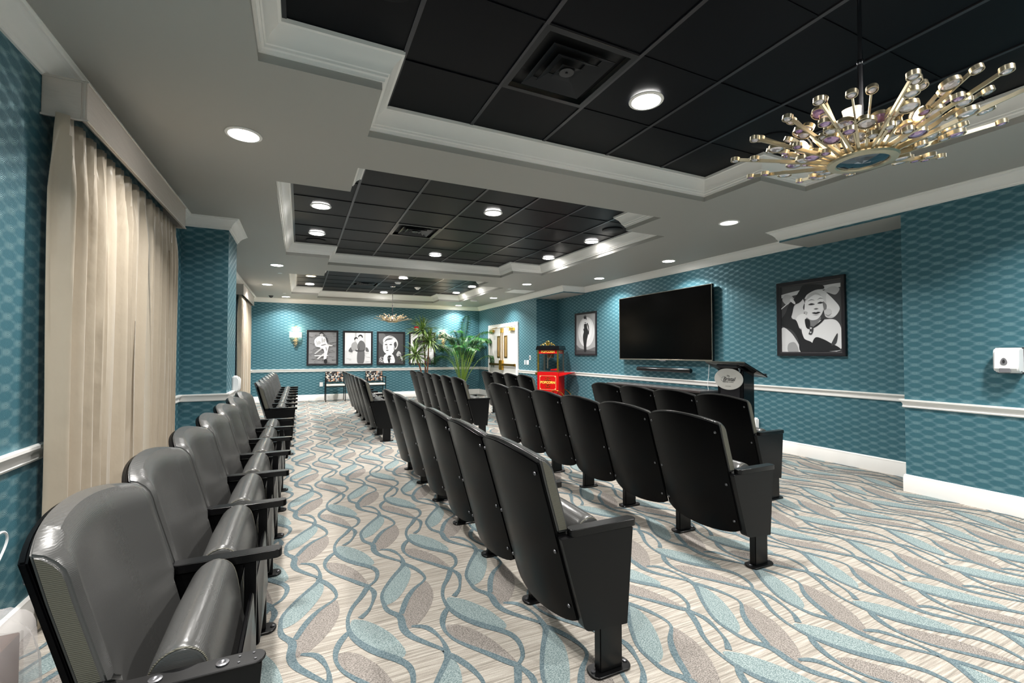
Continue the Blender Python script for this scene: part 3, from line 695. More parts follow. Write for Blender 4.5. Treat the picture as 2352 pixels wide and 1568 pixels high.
def row(x, y0, pitch, n, where, group, bare=False, dx=0.0):
    for k in range(n):
        c = proto if first[0] else copy_tree(proto); first[0] = False
        base = [ch for ch in c.children]
        c.location = (x+dx*k, y0+pitch*k, 0); c.scale = (1, pitch/PT, 1)
        c['label'] = 'black theater chair %s in %s' % (ORD[k] if k < n-1 else 'farthest from the camera', where); c['group'] = group; c['category'] = 'chair'
        c['_first'] = 1
        rows_todo.append((c, bare and k == 0, k == n-1, k > 0))
rows_todo = []
row(-.29, 1.295, .614, 7, 'the row along the nearest curtains', 'chairs along the near curtains', bare=True)
row(-.262, 6.70, .587, 7, 'the far row along the left wall', 'chairs along the far left wall')
row(1.10, 1.60, .614, 6, 'the near middle row', 'chairs of the near middle row')
row(1.11, 7.09, .596, 6, 'the far middle row by the aisle', 'chairs of the far middle row')
row(2.545, 1.97, .623, 6, 'the near row facing the television', 'chairs of the near row facing the television')
row(2.545, 6.78, .624, 6, 'the far row before the tall plants', 'chairs of the far row before the plants')
row(3.87, 2.80, .602, 4, 'the short row before the lectern', 'chairs of the short row before the lectern')
row(3.90, 7.05, .602, 4, 'the short far row by the door', 'chairs of the short far row by the door')
for c, bare, last, inner in rows_todo:
    stanchion(c, 0, bare, inner)
    if last: stanchion(c, PT)
    del c['_first']
# ---------------------------------------------------------------- curtains and pelmets
def curtain(y0, y1, xc, z0, z1, folds, seed, gap=None):
    rnd = random.Random(seed); nu = folds*12; nv = 26; mb = MB(); vs = []
    ph = [rnd.uniform(-.35, .35) for _ in range(folds+2)]; am = [rnd.uniform(.6, 1.25) for _ in range(folds+2)]
    for j in range(nv+1):
        t = j/nv; z = z0+(z1-z0)*t; top = max(0, (t-.86)/.14)
        for i in range(nu+1):
            u = i/nu; s = u*folds; k = int(min(s, folds-1)); f = s-k
            A = am[k]*(1-f)+am[k+1]*f; P_ = ph[k]*(1-f)+ph[k+1]*f
            a = 2*PI*(s+P_*(1-top)+.06*math.sin(5*t+k*1.7))
            w = math.sin(a); w = math.copysign(abs(w)**.7, w)
            x = xc+(.045*A*(1-.45*top))*w+.012*math.sin(3*a)*(1-t)*.5+.01*top*math.sin(3*a)
            y = y0+(y1-y0)*u+.018*math.sin(a*1.0+1.2)*A*(1-top)+.006*math.sin(7*t+k)
            vs.append((x, y, z))
    fs = [(j*(nu+1)+i, j*(nu+1)+i+1, (j+1)*(nu+1)+i+1, (j+1)*(nu+1)+i) for j in range(nv) for i in range(nu)]
    mb.add(vs, fs)
    me = mb.mesh('curtain', M_CURT); me.name = 'curtain'
    return me
def add_curtain(y0, y1, xc, z0, z1, folds, seed, label):
    o = ob('curtain', curtain(y0, y1, xc, z0, z1, folds, seed)); tag(o, label, 'curtain', 'champagne curtains')
    m = o.modifiers.new('thickness', 'SOLIDIFY'); m.thickness = .003
    return o
add_curtain(2.95, 4.28, -1.085, .02, 2.53, 9, 3, 'champagne silk curtain hanging nearest the camera, its left half')
add_curtain(4.33, 5.20, -1.085, .02, 2.53, 8, 5, 'champagne silk curtain panel between the nearest one and the teal column')
add_curtain(10.62, 11.75, -1.115, .02, 2.52, 7, 8, 'narrow champagne curtain under the far pelmet, its near panel')
add_curtain(11.8, 12.85, -1.115, .02, 2.52, 7, 9, 'champagne curtain panel closest to the back wall')
def pelmet(y0, y1, x1, z0, z1, label):
    o = thing('pelmet', label, 'pelmet', (XL+.002, y0, z0), 0, 'satin pelmets')
    d = x1-XL; L_ = y1-y0; h = z1-z0; t = .018
    mb = MB().box(d-t, 0, 0, d, L_, h).box(0, 0, 0, d-t, t, h).box(0, L_-t, 0, d-t, L_, h).box(0, t, h-.03, d-t, L_-t, h-.015)
    ob('pelmet_box', bevel_mesh(mb.mesh('pelmet_box', M_PELM, False), .005, 2), o)
    p = MB()
    for zz in (.003, h-.003): p.tube([(0, -.002, zz), (d+.002, -.002, zz), (d+.002, L_+.002, zz), (0, L_+.002, zz)], .006, 6)
    ob('piping', p.mesh('piping', M_PELM), o)
pelmet(3.0, 5.22, -1.005, 2.525, 2.728, 'long champagne satin pelmet box over the nearest curtains')
pelmet(10.55, 12.9, -1.045, 2.515, 2.728, 'far satin pelmet box close to the back wall')
# ---------------------------------------------------------------- television wall
tv = thing('television', 'very large black flat television mounted above the soundbar', 'television', (5.83, 5.09, 1.21))
ob('tv_body', bevel_mesh(MB().box(0.004, 0, 0, .05, 2.27, 1.22).box(.05, .5, .3, .095, 1.8, .9).mesh('tv_body', M_BLACK, False), .004, 1), tv)
ob('screen', MB().box(-.001, .012, .022, .006, 2.258, 1.208).mesh('screen', M_SCREEN, False), tv)
ob('bezel', bevel_mesh(MB().box(-.004, 0, 0, .006, 2.27, .02).box(-.003, 0, .02, .006, .010, 1.22).box(-.003, 2.26, .02, .006, 2.27, 1.22).box(-.003, .01, 1.21, .006, 2.26, 1.22).mesh('bezel', M_STEEL, False), .002, 1), tv)
ob('tv_badge', MB().box(-.006, 1.0, -.012, .01, 1.16, .0).mesh('tv_badge', M_GREYP, False), tv)
sb = thing('soundbar', 'slim black cylindrical soundbar mounted under the television', 'soundbar', (5.84, 5.53, 1.045))
Rm = Matrix.Rotation(-PI/2, 4, 'X')
ob('soundbar_body', MB().rev([(.001, 0), (.034, 0), (.04, .008), (.04, 1.292), (.034, 1.30), (.001, 1.30)], 20, mtx=Rm).mesh('soundbar_body', M_BLACK), sb)
ob('wall_bracket', MB().box(.03, .3, -.02, .088, .36, .02).box(.03, .94, -.02, .088, 1.0, .02).mesh('wall_bracket', M_DGREY, False), sb)
tag(ob('power_cable', MB().tube(catmull([(5.885, 5.2, 1.2), (5.885, 5.215, 1.0), (5.88, 5.23, .86), (5.88, 5.215, .75), (5.88, 5.14, .60), (5.89, 5.05, .45)], 6), .004, 6).mesh('power_cable', M_PLASTIC)), 'thin white cable hanging down the wall beside the lectern', 'cable')
tb = thing('console_table', 'long low dark console table under the television behind the chairs', 'table', (5.44, 4.98, 0))
ob('tabletop', bevel_mesh(MB().box(0, 0, .735, .46, 2.3, .765).mesh('tabletop', M_TABLE, False), .004, 2), tb)
for (a, b) in ((.03, .03), (.39, .03), (.03, 2.22), (.39, 2.22)): ob('leg', bevel_mesh(MB().box(a, b, 0.003, a+.045, b+.05, .735).mesh('leg', M_BLACKMETAL, False), .003, 1), tb)
ob('apron', MB().box(.04, .08, .66, .06, 2.22, .735).box(.40, .08, .66, .42, 2.22, .735).mesh('apron', M_BLACKMETAL, False), tb)
# lectern
lc = thing('lectern', 'black lectern with an oval silver sign and sloping reading top', 'lectern', (4.80, 3.745, 0))
ob('lectern_body', bevel_mesh(MB().box(0, 0, .003, .19, .372, 1.12).box(-.02, -.02, .003, .22, .392, .06).mesh('lectern_body', M_BLACK, False), .006, 2), lc)
ob('front_panel', bevel_mesh(MB().box(-.008, .05, .12, .004, .322, 1.05).mesh('front_panel', M_FRAME, False), .003, 1), lc)
top = MB(); 
def slope(z): return z
P = [(-.10, 1.236), (.30, 1.062), (.30, 1.042), (-.10, 1.216)]
ob('reading_top', bevel_mesh(MB().prism(P, -.095, .465, 'y').mesh('reading_top', M_BLACK, False), .003, 1), lc)
ob('edge_strip', MB().prism([(-.104, 1.238), (-.094, 1.2345), (-.094, 1.222), (-.104, 1.224)], -.096, .466, 'y').mesh('edge_strip', M_STEEL, False), lc)
ob('book_stop', MB().prism([(.28, 1.073), (.302, 1.064), (.302, 1.085), (.284, 1.092)], -.09, .46, 'y').mesh('book_stop', M_CHROME, False), lc)
ob('top_bracket', MB().prism([(-.06, 1.21), (.18, 1.10), (.18, 1.07), (-.06, 1.17)], .04, .33, 'y').mesh('top_bracket', M_FRAME, False), lc)
ob('latch', MB().rev([(.012, 0), (.012, .012), (.002, .014)], 10, mtx=Matrix.Translation((-.008, .045, 1.145)) @ Matrix.Rotation(-PI/2, 4, 'Y')).box(-.016, .035, 1.10, -.006, .05, 1.14).mesh('latch', M_CHROME), lc)
el = [(.196+.203*math.cos(2*PI*k/48), 1.02+.132*math.sin(2*PI*k/48)) for k in range(48)]
sg = ob('oval_sign', bevel_mesh(MB().prism(el, -.024, -.010, 'x').mesh('oval_sign', M_LABELW, False), .002, 1), lc); sg['label'] = 'oval silver sign with dark script lettering'
TX_R = Matrix(((0, 0, -1, 0), (-1, 0, 0, 0), (0, 1, 0, 0), (0, 0, 0, 1)))   # text x -> -Y, text y -> +Z, faces -X
def place_text(s, size, m, parent, x, y, z, R=TX_R, **kw):
    o = ob('lettering', text_mesh('lettering', s, size, m, **kw), parent); o.matrix_local = Matrix.Translation((x, y, z)) @ R; return o
place_text('The', .028, M_INK, sg, -.0255, .196, 1.057, shear=.45)
place_text('Bristal', .066, M_INK, sg, -.0255, .186, 1.018, shear=.42, bold=.0006)
fl = MB().tube([(-.0255, .255+.030*math.cos(a)*(1+.1*a), 1.022+.022*math.sin(a)*(1+.1*a)) for a in [k*.35 for k in range(18)]], .0012, 5)
ob('flourish', fl.mesh('flourish', M_INK), sg)
place_text('ASSISTED LIVING', .0165, M_INK, sg, -.0255, .196, .983, space=1.25)
place_text('ASSISTED LIVING', .009, M_INKG, sg, -.0255, .196, .932, space=1.2)
# ---------------------------------------------------------------- framed pictures (flat print drawn as thin layers of ink)
GREY = {g: mat('print_grey_%d' % g, srgb(g, g, g+2 if g < 250 else g), .35, spec=.4) for g in (18, 45, 75, 105, 135, 165, 195, 220, 240)}
GK = list(GREY)
def picture(name, label, origin, R, w, h, fw, shapes, bg, cat='picture'):
    """origin: lower left corner of the frame on the wall; R maps (x right, y up, z out of the wall)"""
    o = bpy.data.objects.new(name, None); C.objects.link(o); o.matrix_world = Matrix.Translation(origin) @ R; tag(o, label, cat, 'framed black and white pictures')
    mb = MB(); pf = [(0, 0), (.032, 0), (.036, -.006), (.030, -fw*.45), (.030, -fw*.7), (.016, -fw), (.006, -fw)]
    outl = [(0, 0), (0, h), (w, h), (w, 0)]
    n = len(pf); vs = []
    for (x, y), (sx, sy) in zip(outl, ((1, 1), (1, -1), (-1, -1), (-1, 1))):
        for z, d in pf: vs.append((x-sx*d, y-sy*d, z))
    fs = [(i*n+k, ((i+1) % 4)*n+k, ((i+1) % 4)*n+k+1, i*n+k+1) for i in range(4) for k in range(n-1)]
    mb.add(vs, fs)
    ob('frame', bevel_mesh(mb.mesh('frame', M_FRAME, False), .0015, 1), o)
    pm = MB(); iw, ih = w-2*fw, h-2*fw
    pm.add([(fw, fw, .008), (w-fw, fw, .008), (w-fw, h-fw, .008), (fw, h-fw, .008)], [(0, 1, 2, 3)], GK.index(bg))
    z = .0083
    for sh in shapes:
        g, pts = sh[0], sh[1]; sm = sh[2] if len(sh) > 2 else True
        P = [Vector((fw+iw*x, fw+ih*y, 0)) for x, y in pts]
        if sm: P = catmull(P, 5, True)
        for p in P: p.x = min(max(p.x, fw), w-fw); p.y = min(max(p.y, fw), h-fw)
        tri = tessellate_polygon([P]); pm.add([(p.x, p.y, z) for p in P], [tuple(t) for t in tri], GK.index(g)); z += .00012
    me = bpy.data.meshes.new('print'); me.from_pydata(pm.v, [], pm.f)
    for g in GK: me.materials.append(GREY[g])
    me.polygons.foreach_set('material_index', pm.m)
    bm = bmesh.new(); bm.from_mesh(me)
    for f in bm.faces:
        if f.normal.z < 0: f.normal_flip()
    bm.to_mesh(me); bm.free()
    ob('print', me, o)
    return o
def circ(cx, cy, rx, ry=None, n=12, a0=0):
    ry = rx if ry is None else ry
    return [(cx+rx*math.cos(a0+2*PI*k/n), cy+ry*math.sin(a0+2*PI*k/n)) for k in range(n)]
def strokes(rnd, n, g, x0, x1, y0, y1, l=.08, t=.006):
    out = []
    for _ in range(n):
        x, y = rnd.uniform(x0, x1), rnd.uniform(y0, y1); L_ = l*rnd.uniform(.4, 1.3); a = rnd.uniform(-.25, .25)
        out.append((g, [(x, y), (x+L_*math.cos(a), y+L_*math.sin(a)), (x+L_*math.cos(a), y+L_*math.sin(a)+t), (x, y+t)], False))
    return out
RB = Matrix(((1, 0, 0, 0), (0, 0, -1, 0), (0, 1, 0, 0), (0, 0, 0, 1)))      # back wall
RR = Matrix(((0, 0, -1, 0), (-1, 0, 0, 0), (0, 1, 0, 0), (0, 0, 0, 1)))     # right wall
rnd = random.Random(4)
# 1: seated person on a folding chair on grass
p1 = strokes(rnd, 70, 75, 0, .95, 0, 1, .12, .008)+strokes(rnd, 70, 165, 0, .95, 0, 1, .12, .007)
p1 += [(195, [(.2, .32), (.24, .30), (.62, .56), (.58, .59)], False), (220, [(.30, .16), (.34, .14), (.66, .36), (.63, .39)], False), (220, [(.20, .26), (.23, .23), (.70, .24), (.70, .27)], False),
       (105, [(.2, .60), (.72, .46), (.74, .52), (.24, .74)], False),
       (240, [(.24, .56), (.20, .72), (.28, .82), (.36, .86), (.48, .87), (.60, .80), (.66, .66), (.66, .58), (.50, .52), (.34, .52)]),
       (240, [(.40, .50), (.60, .56), (.72, .56), (.70, .46), (.66, .30), (.62, .14), (.54, .14), (.56, .34), (.52, .46)]),
       (45, [(.56, .02), (.66, .02), (.65, .13), (.56, .13)]), (220, [(.62, .62), (.84, .58), (.83, .55), (.62, .57)]),
       (135, circ(.45, .92, .075, .062)), (195, circ(.455, .895, .055, .05)), (45, [(.38, .93), (.42, .985), (.50, .98), (.54, .93), (.46, .945)]), (75, [(.43, .90), (.45, .905), (.45, .895)]), (75, [(.47, .90), (.49, .905), (.49, .895)]), (195, [(.30, .62), (.36, .72), (.44, .66), (.38, .60)]), (165, [(.46, .80), (.47, .66), (.49, .66), (.49, .80)]), (195, [(.26, .70), (.30, .58), (.33, .60), (.29, .73)]), (135, [(.44, .58), (.58, .62), (.62, .60), (.48, .56)]), (165, [(.60, .50), (.64, .40), (.66, .44), (.63, .52)]), (195, [(.50, .72), (.56, .80), (.60, .74), (.55, .66)]),
       (75, [(.60, .84), (.66, .80), (.69, .70), (.65, .66)])]
picture('picture', 'framed picture of a seated figure in white on a folding chair, beside the sconce', (.17, YB-.001, .99), RB, .83, 1.0, .05, p1, 135)
p2 = [(220, [(0, 0), (1, 0), (1, .42), (0, .42)], False)]+strokes(rnd, 26, 135, 0, .9, 0, .36, .14, .006)+[(195, [(.36, .55), (.38, 1), (.44, 1), (.44, .55)], False), (195, [(.70, .5), (.72, 1), (.8, 1), (.8, .5)], False),
      (105, [(.14, .40), (.28, .36), (.30, .48), (.22, .52)]), (105, [(.80, .40), (.92, .38), (.88, .50), (.80, .52)]),
      (195, [(.30, .02), (.30, .3), (.36, .42), (.54, .40), (.54, 0.0), (.32, 0)]), (220, [(.24, .0), (.32, .38), (.50, .38), (.50, .0)]),
      (165, [(.24, .56), (.28, .66), (.40, .70), (.48, .62), (.46, .46), (.34, .40), (.26, .46)]),
      (105, [(.50, .42), (.48, .60), (.58, .74), (.70, .72), (.78, .60), (.76, .42), (.62, .38)]), (105, [(.48, .02), (.50, .42), (.74, .42), (.72, .02)]), (75, [(.52, .44), (.56, .56), (.54, .40)]),
      (75, [(.40, .44), (.66, .42), (.74, .46), (.72, .40), (.46, .38)]),
      (45, circ(.42, .80, .07, .055)), (220, circ(.44, .76, .05, .05)), (45, circ(.59, .88, .085, .06)), (220, circ(.585, .83, .06, .065)), (45, [(.52, .87), (.60, .94), (.68, .88), (.66, .82), (.64, .88), (.56, .89)])]
picture('picture', 'framed picture of an embracing couple, second from the sconce', (1.13, YB-.001, .985), RB, .83, 1.0, .05, p2, 240)
p3 = [(75, [(.0, .55), (.5, .5), (1, .6), (1, 1), (0, 1)], False), (105, [(.0, .75), (.2, .6), (.3, .85), (.2, 1), (0, 1)]),
      (75, [(.02, .0), (.06, .16), (.24, .20), (.36, 0)]), (75, [(.60, 0), (.62, .22), (.80, .26), (1, .10), (1, 0)]), (240, [(.24, .0), (.22, .24), (.40, .32), (.60, .26), (.64, 0)]),
      (45, [(.36, .20), (.40, .02), (.46, .02), (.48, .20), (.54, .22), (.44, .26)]), (105, [(.40, .22), (.36, .1), (.42, .14), (.52, .12)]),
      (240, [(.18, .60), (.20, .42), (.30, .32), (.44, .27), (.56, .33), (.64, .46), (.66, .62), (.60, .80), (.40, .86), (.24, .80)]),
      (220, [(.20, .66), (.18, .78), (.28, .88), (.46, .92), (.64, .86), (.76, .74), (.78, .60), (.70, .46), (.64, .50), (.62, .62), (.56, .74), (.42, .80), (.30, .76), (.24, .66)]),
      (105, [(.24, .70), (.30, .80), (.44, .84), (.58, .82), (.46, .78), (.34, .76)]), (75, [(.62, .66), (.70, .72), (.74, .60), (.68, .50), (.64, .52)]), (135, [(.34, .86), (.50, .90), (.64, .84), (.50, .87)]),
      (75, [(.24, .62), (.32, .64), (.36, .61), (.28, .60)]), (45, circ(.30, .615, .016)), (75, [(.42, .62), (.50, .64), (.56, .61), (.48, .60)]), (45, circ(.49, .615, .016)),
      (105, [(.22, .67), (.34, .68), (.34, .67)]), (105, [(.42, .68), (.56, .68), (.54, .67)]), (165, [(.34, .60), (.30, .49), (.37, .475), (.38, .52)]), (75, [(.29, .43), (.35, .445), (.42, .43), (.35, .41)]), (165, [(.62, .56), (.66, .54), (.64, .44), (.60, .46)]),
      (195, [(.72, .28), (.80, .40), (.90, .34), (.98, .14), (.94, .08), (.86, .24), (.78, .22)])]+strokes(rnd, 26, 220, .02, .18, 0, .2, .05, .012)+strokes(rnd, 18, 45, .8, .95, .05, .3, .05, .012)
picture('picture', 'framed close-up portrait of a fair-haired man, third from the sconce', (2.08, YB-.001, .985), RB, .83, 1.0, .05, p3, 75)
p4 = [(45, [(.08, .70), (.20, .84), (.46, .92), (.80, .84), (.96, .70), (.70, .60), (.40, .60), (.16, .62)]), (165, [(.3, .6), (.34, .4), (.5, .3), (.68, .4), (.72, .62)]), (105, [(.42, .5), (.5, .52), (.46, .49)]),
      (195, [(.1, 0), (.2, .24), (.5, .3), (.8, .22), (.96, 0)]), (75, [(.62, .0), (.74, .22), (.86, .12), (.9, 0)])]
picture('picture', 'framed picture of a figure in a dark wide hat, mostly hidden by the dracaena', (3.04, YB-.001, .985), RB, .83, 1.0, .05, p4, 240)
# gown silhouette
p5 = [(220, circ(.52, .55, .42, .38)), (240, circ(.52, .62, .3, .3)), (105, [(0, 0), (1, 0), (1, .16), (.6, .10), (.2, .14), (0, .22)]), (75, [(0, 0), (1, 0), (1, .06), (0, .09)]),
      (240, [(.42, .755), (.47, .775), (.60, .77), (.64, .70), (.62, .64), (.44, .64), (.40, .68)]),
      (45, [(.42, .745), (.56, .745), (.575, .66), (.60, .62), (.64, .55), (.61, .45), (.56, .33), (.53, .2), (.53, .06), (.42, .05), (.40, .2), (.36, .36), (.36, .46), (.40, .55), (.42, .62)]),
      (45, [(.56, .77), (.62, .75), (.68, .62), (.66, .48), (.63, .50), (.65, .60), (.60, .70)]), (45, [(.38, .63), (.43, .63), (.42, .56), (.39, .58)]),
      (240, circ(.475, .84, .055, .05)), (45, [(.42, .87), (.40, .93), (.45, .965), (.52, .955), (.545, .90), (.54, .85), (.50, .875), (.46, .885)]), (105, circ(.47, .94, .03, .015)), (75, [(.44, .79), (.52, .79), (.50, .77)])]
picture('picture', 'narrow framed picture of a standing woman in a long black gown, beside the television', (XRR-.001, 9.11, 1.285), RR, .85, .985, .04, p5, 165)
# glamour portrait
p6 = [(75, [(0, .86), (1, .90), (1, 1), (0, 1)], False), (220, [(0, .88), (.45, .93), (1, .955), (1, .90), (.5, .88), (0, .83)]),
      (195, [(.02, .80), (.08, .88), (.20, .84), (.26, .74), (.18, .76), (.10, .72)]), (195, [(.72, .86), (.86, .92), (.98, .88), (.92, .80), (.80, .84)]),
      (220, [(0, .36), (.16, .30), (.30, .12), (.34, 0), (0, 0)]), (165, [(.12, 0), (.12, .12), (.24, .14), (.30, 0)]),
      (220, [(.30, .86), (.16, .60), (.24, .46), (.34, .34), (.44, .34), (.40, .52), (.42, .72)]),
      (240, [(.34, .56), (.26, .48), (.32, .36), (.44, .40), (.46, .54)]),
      (220, [(.42, .78), (.50, .88), (.66, .90), (.78, .84), (.90, .70), (.97, .58), (.88, .48), (.76, .50), (.72, .64), (.64, .76), (.5, .80)]),
      (240, [(.78, .82), (.90, .72), (.98, .60), (.90, .50), (.80, .54), (.78, .66)]),
      (240, [(.36, .32), (.44, .42), (.60, .44), (.76, .46), (.92, .44), (1.0, .30), (.98, .02), (.60, .04), (.46, .10)]),
      (135, [(.44, .50), (.48, .38), (.54, .34), (.62, .40), (.68, .50)]), (45, [(.42, .48), (.44, .36), (.50, .34), (.50, .46)]),
      (240, [(.41, .66), (.43, .54), (.50, .475), (.56, .46), (.64, .48), (.71, .56), (.74, .68), (.70, .80), (.58, .85), (.46, .80)]),
      (195, [(.42, .74), (.50, .84), (.62, .86), (.70, .80), (.60, .83), (.50, .79)]), (75, [(.39, .66), (.42, .72), (.41, .62)]), (135, [(.72, .72), (.78, .66), (.76, .58), (.73, .62)]),
      (220, circ(.80, .56, .06, .05)), (165, [(.75, .54), (.80, .50), (.86, .54), (.80, .52)]),
      (75, [(.48, .69), (.53, .71), (.59, .69), (.53, .68)]), (45, circ(.535, .69, .014, .008)), (75, [(.63, .70), (.68, .72), (.73, .70), (.68, .69)]), (45, circ(.685, .70, .014, .008)),
      (105, [(.47, .74), (.53, .765), (.59, .745), (.53, .755)]), (105, [(.63, .75), (.68, .775), (.73, .755), (.68, .765)]), (135, [(.57, .62), (.61, .635), (.65, .62), (.61, .61)]), (45, [(.59, .615), (.61, .62), (.63, .615), (.61, .61)]),
      (45, [(.54, .565), (.58, .575), (.61, .57), (.64, .577), (.68, .565), (.61, .545)]), (165, [(.55, .54), (.61, .535), (.66, .54), (.61, .525)]), (195, [(.42, .60), (.47, .58), (.44, .54)]),
      (45, [(.0, .50), (.08, .60), (.14, .72), (.24, .80), (.34, .92), (.42, .99), (.70, .96), (.74, .90), (.60, .895), (.46, .84), (.34, .74), (.24, .70), (.20, .58), (.16, .50), (.06, .46)]),
      (45, [(0, .52), (.14, .50), (.26, .48), (.32, .36), (.40, .20), (.54, .13), (.56, 0), (.34, 0), (.30, .18), (.20, .32), (.06, .38), (0, .42)]),
      (45, [(.54, .13), (.60, .21), (.72, .18), (.84, .12), (.96, .06), (.95, .02), (.54, .01)]), (75, [(.84, .1), (.94, .26), (.92, .12)]),
      (45, [(.56, .36), (.62, .40), (.72, .47), (.73, .45), (.64, .38), (.56, .345)]), (75, [(.49, .37), (.55, .37), (.56, .31), (.53, .25), (.48, .26), (.50, .31)]), (220, circ(.52, .345, .018, .013)), (220, circ(.515, .285, .015, .012)),
      (220, [(.16, .785), (.20, .81), (.26, .74), (.24, .72)]), (220, [(.0, .67), (.14, .755), (.145, .745), (.0, .655)])]
picture('picture', 'large framed glamour portrait of a blonde woman with black gloves', (XRR-.001, 4.077, 1.30), RR, .86, .985, .055, p6, 75)
# ---------------------------------------------------------------- wall items
def wall_plate(x, y, z, w, h, label, axis='x', cat='switch', dark=False):
    o = thing('wall_switch' if cat == 'switch' else 'wall_outlet', label, cat, (x, y, z), 0, 'white wall plates')
    if axis == 'x':
        ob('plate', bevel_mesh(MB().box(-.007, -w/2, -h/2, 0, w/2, h/2).mesh('plate', M_PLASTIC, False), .002, 1), o)
        ob('rocker', MB().box(-.010, -w*.22, -h*.28, -.006, w*.22, h*.28).mesh('rocker', M_DGREY if dark else M_WHITE, False), o)
    else:
        ob('plate', bevel_mesh(MB().box(-w/2, -.007, -h/2, w/2, 0, h/2).mesh('plate', M_PLASTIC, False), .002, 1), o)
        ob('socket', MB().box(-w*.2, -.010, -h*.28, w*.2, -.006, h*.28).mesh('socket', M_WHITE, False), o)
wall_plate(XR, 10.635, 1.095, .07, .115, 'narrow white switch plate closest to the double door')
wall_plate(XR, 10.48, 1.095, .13, .115, 'wide white switch plate beside the narrow one')
wall_plate(XR, 10.35, 1.22, .08, .115, 'white plate with a dark sensor above the switches', dark=True)
wall_plate(.56, YB, .45, .09, .12, 'white wall outlet behind the first patterned chair', 'y', 'outlet')
wo = thing('wall_outlet', 'white plug adaptor low on the wall past the end of the lectern row', 'outlet', (XRR, 4.41, .34), 0)
ob('plate', bevel_mesh(MB().box(-.05, -.04, -.08, 0, .04, .08).mesh('plate', M_PLASTIC, False), .02, 3), wo)
# towel dispenser
dp = thing('towel_dispenser', 'white paper towel dispenser on the teal wall near the camera', 'dispenser', (XR, 1.655, 1.172))
body = MB().prism([(-.004, 0), (-.10, .012), (-.118, .04), (-.112, .19), (-.09, .209), (-.004, .212)], -.072, .078, 'y')
ob('dispenser_body', bevel_mesh(body.mesh('dispenser_body', M_PLASTIC, False), .010, 3), dp)
ob('back_plate', MB().box(-.004, -.08, -.002, 0, .085, .214).mesh('back_plate', M_DGREY, False), dp)
tear = [(.012+.020*math.sin(a)*(1-.25*math.cos(a)), .098+.030*math.cos(a)) for a in [2*PI*k/20 for k in range(20)]]
TL = Matrix.Translation((0, 0, 0))
ob('drop_emblem', MB().prism(tear, -.1195, -.112, 'x').mesh('drop_emblem', M_GREYP, False), dp)
ob('viewing_window', MB().prism([(.012+.008*math.sin(a), .098+.016*math.cos(a)) for a in [2*PI*k/16 for k in range(16)]], -.121, -.118, 'x').mesh('viewing_window', M_INK, False), dp)
ob('outlet_flap', bevel_mesh(MB().box(-.121, -.026, .006, -.105, .040, .044).mesh('outlet_flap', M_GREYP, False), .004, 1), dp)
ob('lock_screw', MB().box(-.060, -.0735, .012, -.052, -.0715, .022).mesh('lock_screw', M_INK, False), dp)
# white dispenser and guard on the column
cd = thing('wall_dispenser', 'small white rounded dispenser on the side of the teal column', 'dispenser', (-.74, 6.45, .86))
ob('dispenser_body', bevel_mesh(MB().prism([(0, 0), (.07, .01), (.085, .05), (.085, .16), (.06, .2), (0, .205)], -.06, .06, 'y').mesh('dispenser_body', M_PLASTIC, False), .015, 3), cd)
# fire alarm strobe
fa = thing('fire_alarm', 'red fire alarm strobe above the picture behind the dracaena', 'alarm', (3.20, YB, 2.02))
ob('alarm_body', bevel_mesh(MB().box(0, -.05, 0, .13, 0, .14).mesh('alarm_body', M_RED, False), .006, 1), fa)
ob('strobe_lens', bevel_mesh(MB().box(.03, -.07, .045, .10, -.045, .095).mesh('strobe_lens', M_PLASTIC, False), .006, 2), fa)
# wall sconces
def sconce(x, label):
    o = thing('wall_sconce', label, 'sconce', (x, YB, 1.5), 0, 'wall sconces with crystals')
    ob('back_plate', MB().box(-.03, -.02, .1, .03, 0, .5).mesh('back_plate', M_GOLD, False), o)
    sh = []
    for k in range(17): a = PI*k/16; sh.append((.155*math.cos(a), -.11*math.sin(a)-.005))
    mb = MB(); n = len(sh); mb.add([(*p, .27) for p in sh]+[(*p, .42) for p in sh], [(i, i+1, n+i+1, n+i) for i in range(n-1)])
    s = ob('lamp_shade', mb.mesh('lamp_shade', M_SHADE), o)
    r = random.Random(int(x*100)+5); g = MB()
    for k in range(46):
        t = r.random(); z = .27*(1-t)*1.0+.005; rad = .03+.055*(z/.27)
        a = r.uniform(0, PI); g.rev([(.001, -.013), (.013, -.004), (.013, .004), (.001, .013)], 8, (rad*math.cos(a)*r.uniform(.3, 1), -.02-.06*math.sin(a)*(z/.27+.2), z))
    for k in range(26):
        z = .42+.17*r.random(); rad = .06*(1-(z-.42)/.19)+.008; a = r.uniform(0, PI)
        g.rev([(.001, -.013), (.013, -.004), (.013, .004), (.001, .013)], 8, (rad*math.cos(a), -.02-.03*math.sin(a), z))
    c = ob('crystal_beads', g.mesh('crystal_beads', M_GOLD), o); c['kind'] = 'stuff'
    d = bpy.data.lights.new('sconce_lamp', 'POINT'); d.energy = 5; d.color = (1, .75, .5); d.shadow_soft_size = .05
    l = bpy.data.objects.new('sconce_lamp', d); C.objects.link(l); l.location = (x, YB-.07, 2.0)
sconce(-.112, 'gold crystal wall sconce with a glowing half shade left of the pictures')
sconce(4.12, 'gold crystal wall sconce half hidden behind the palm leaves')
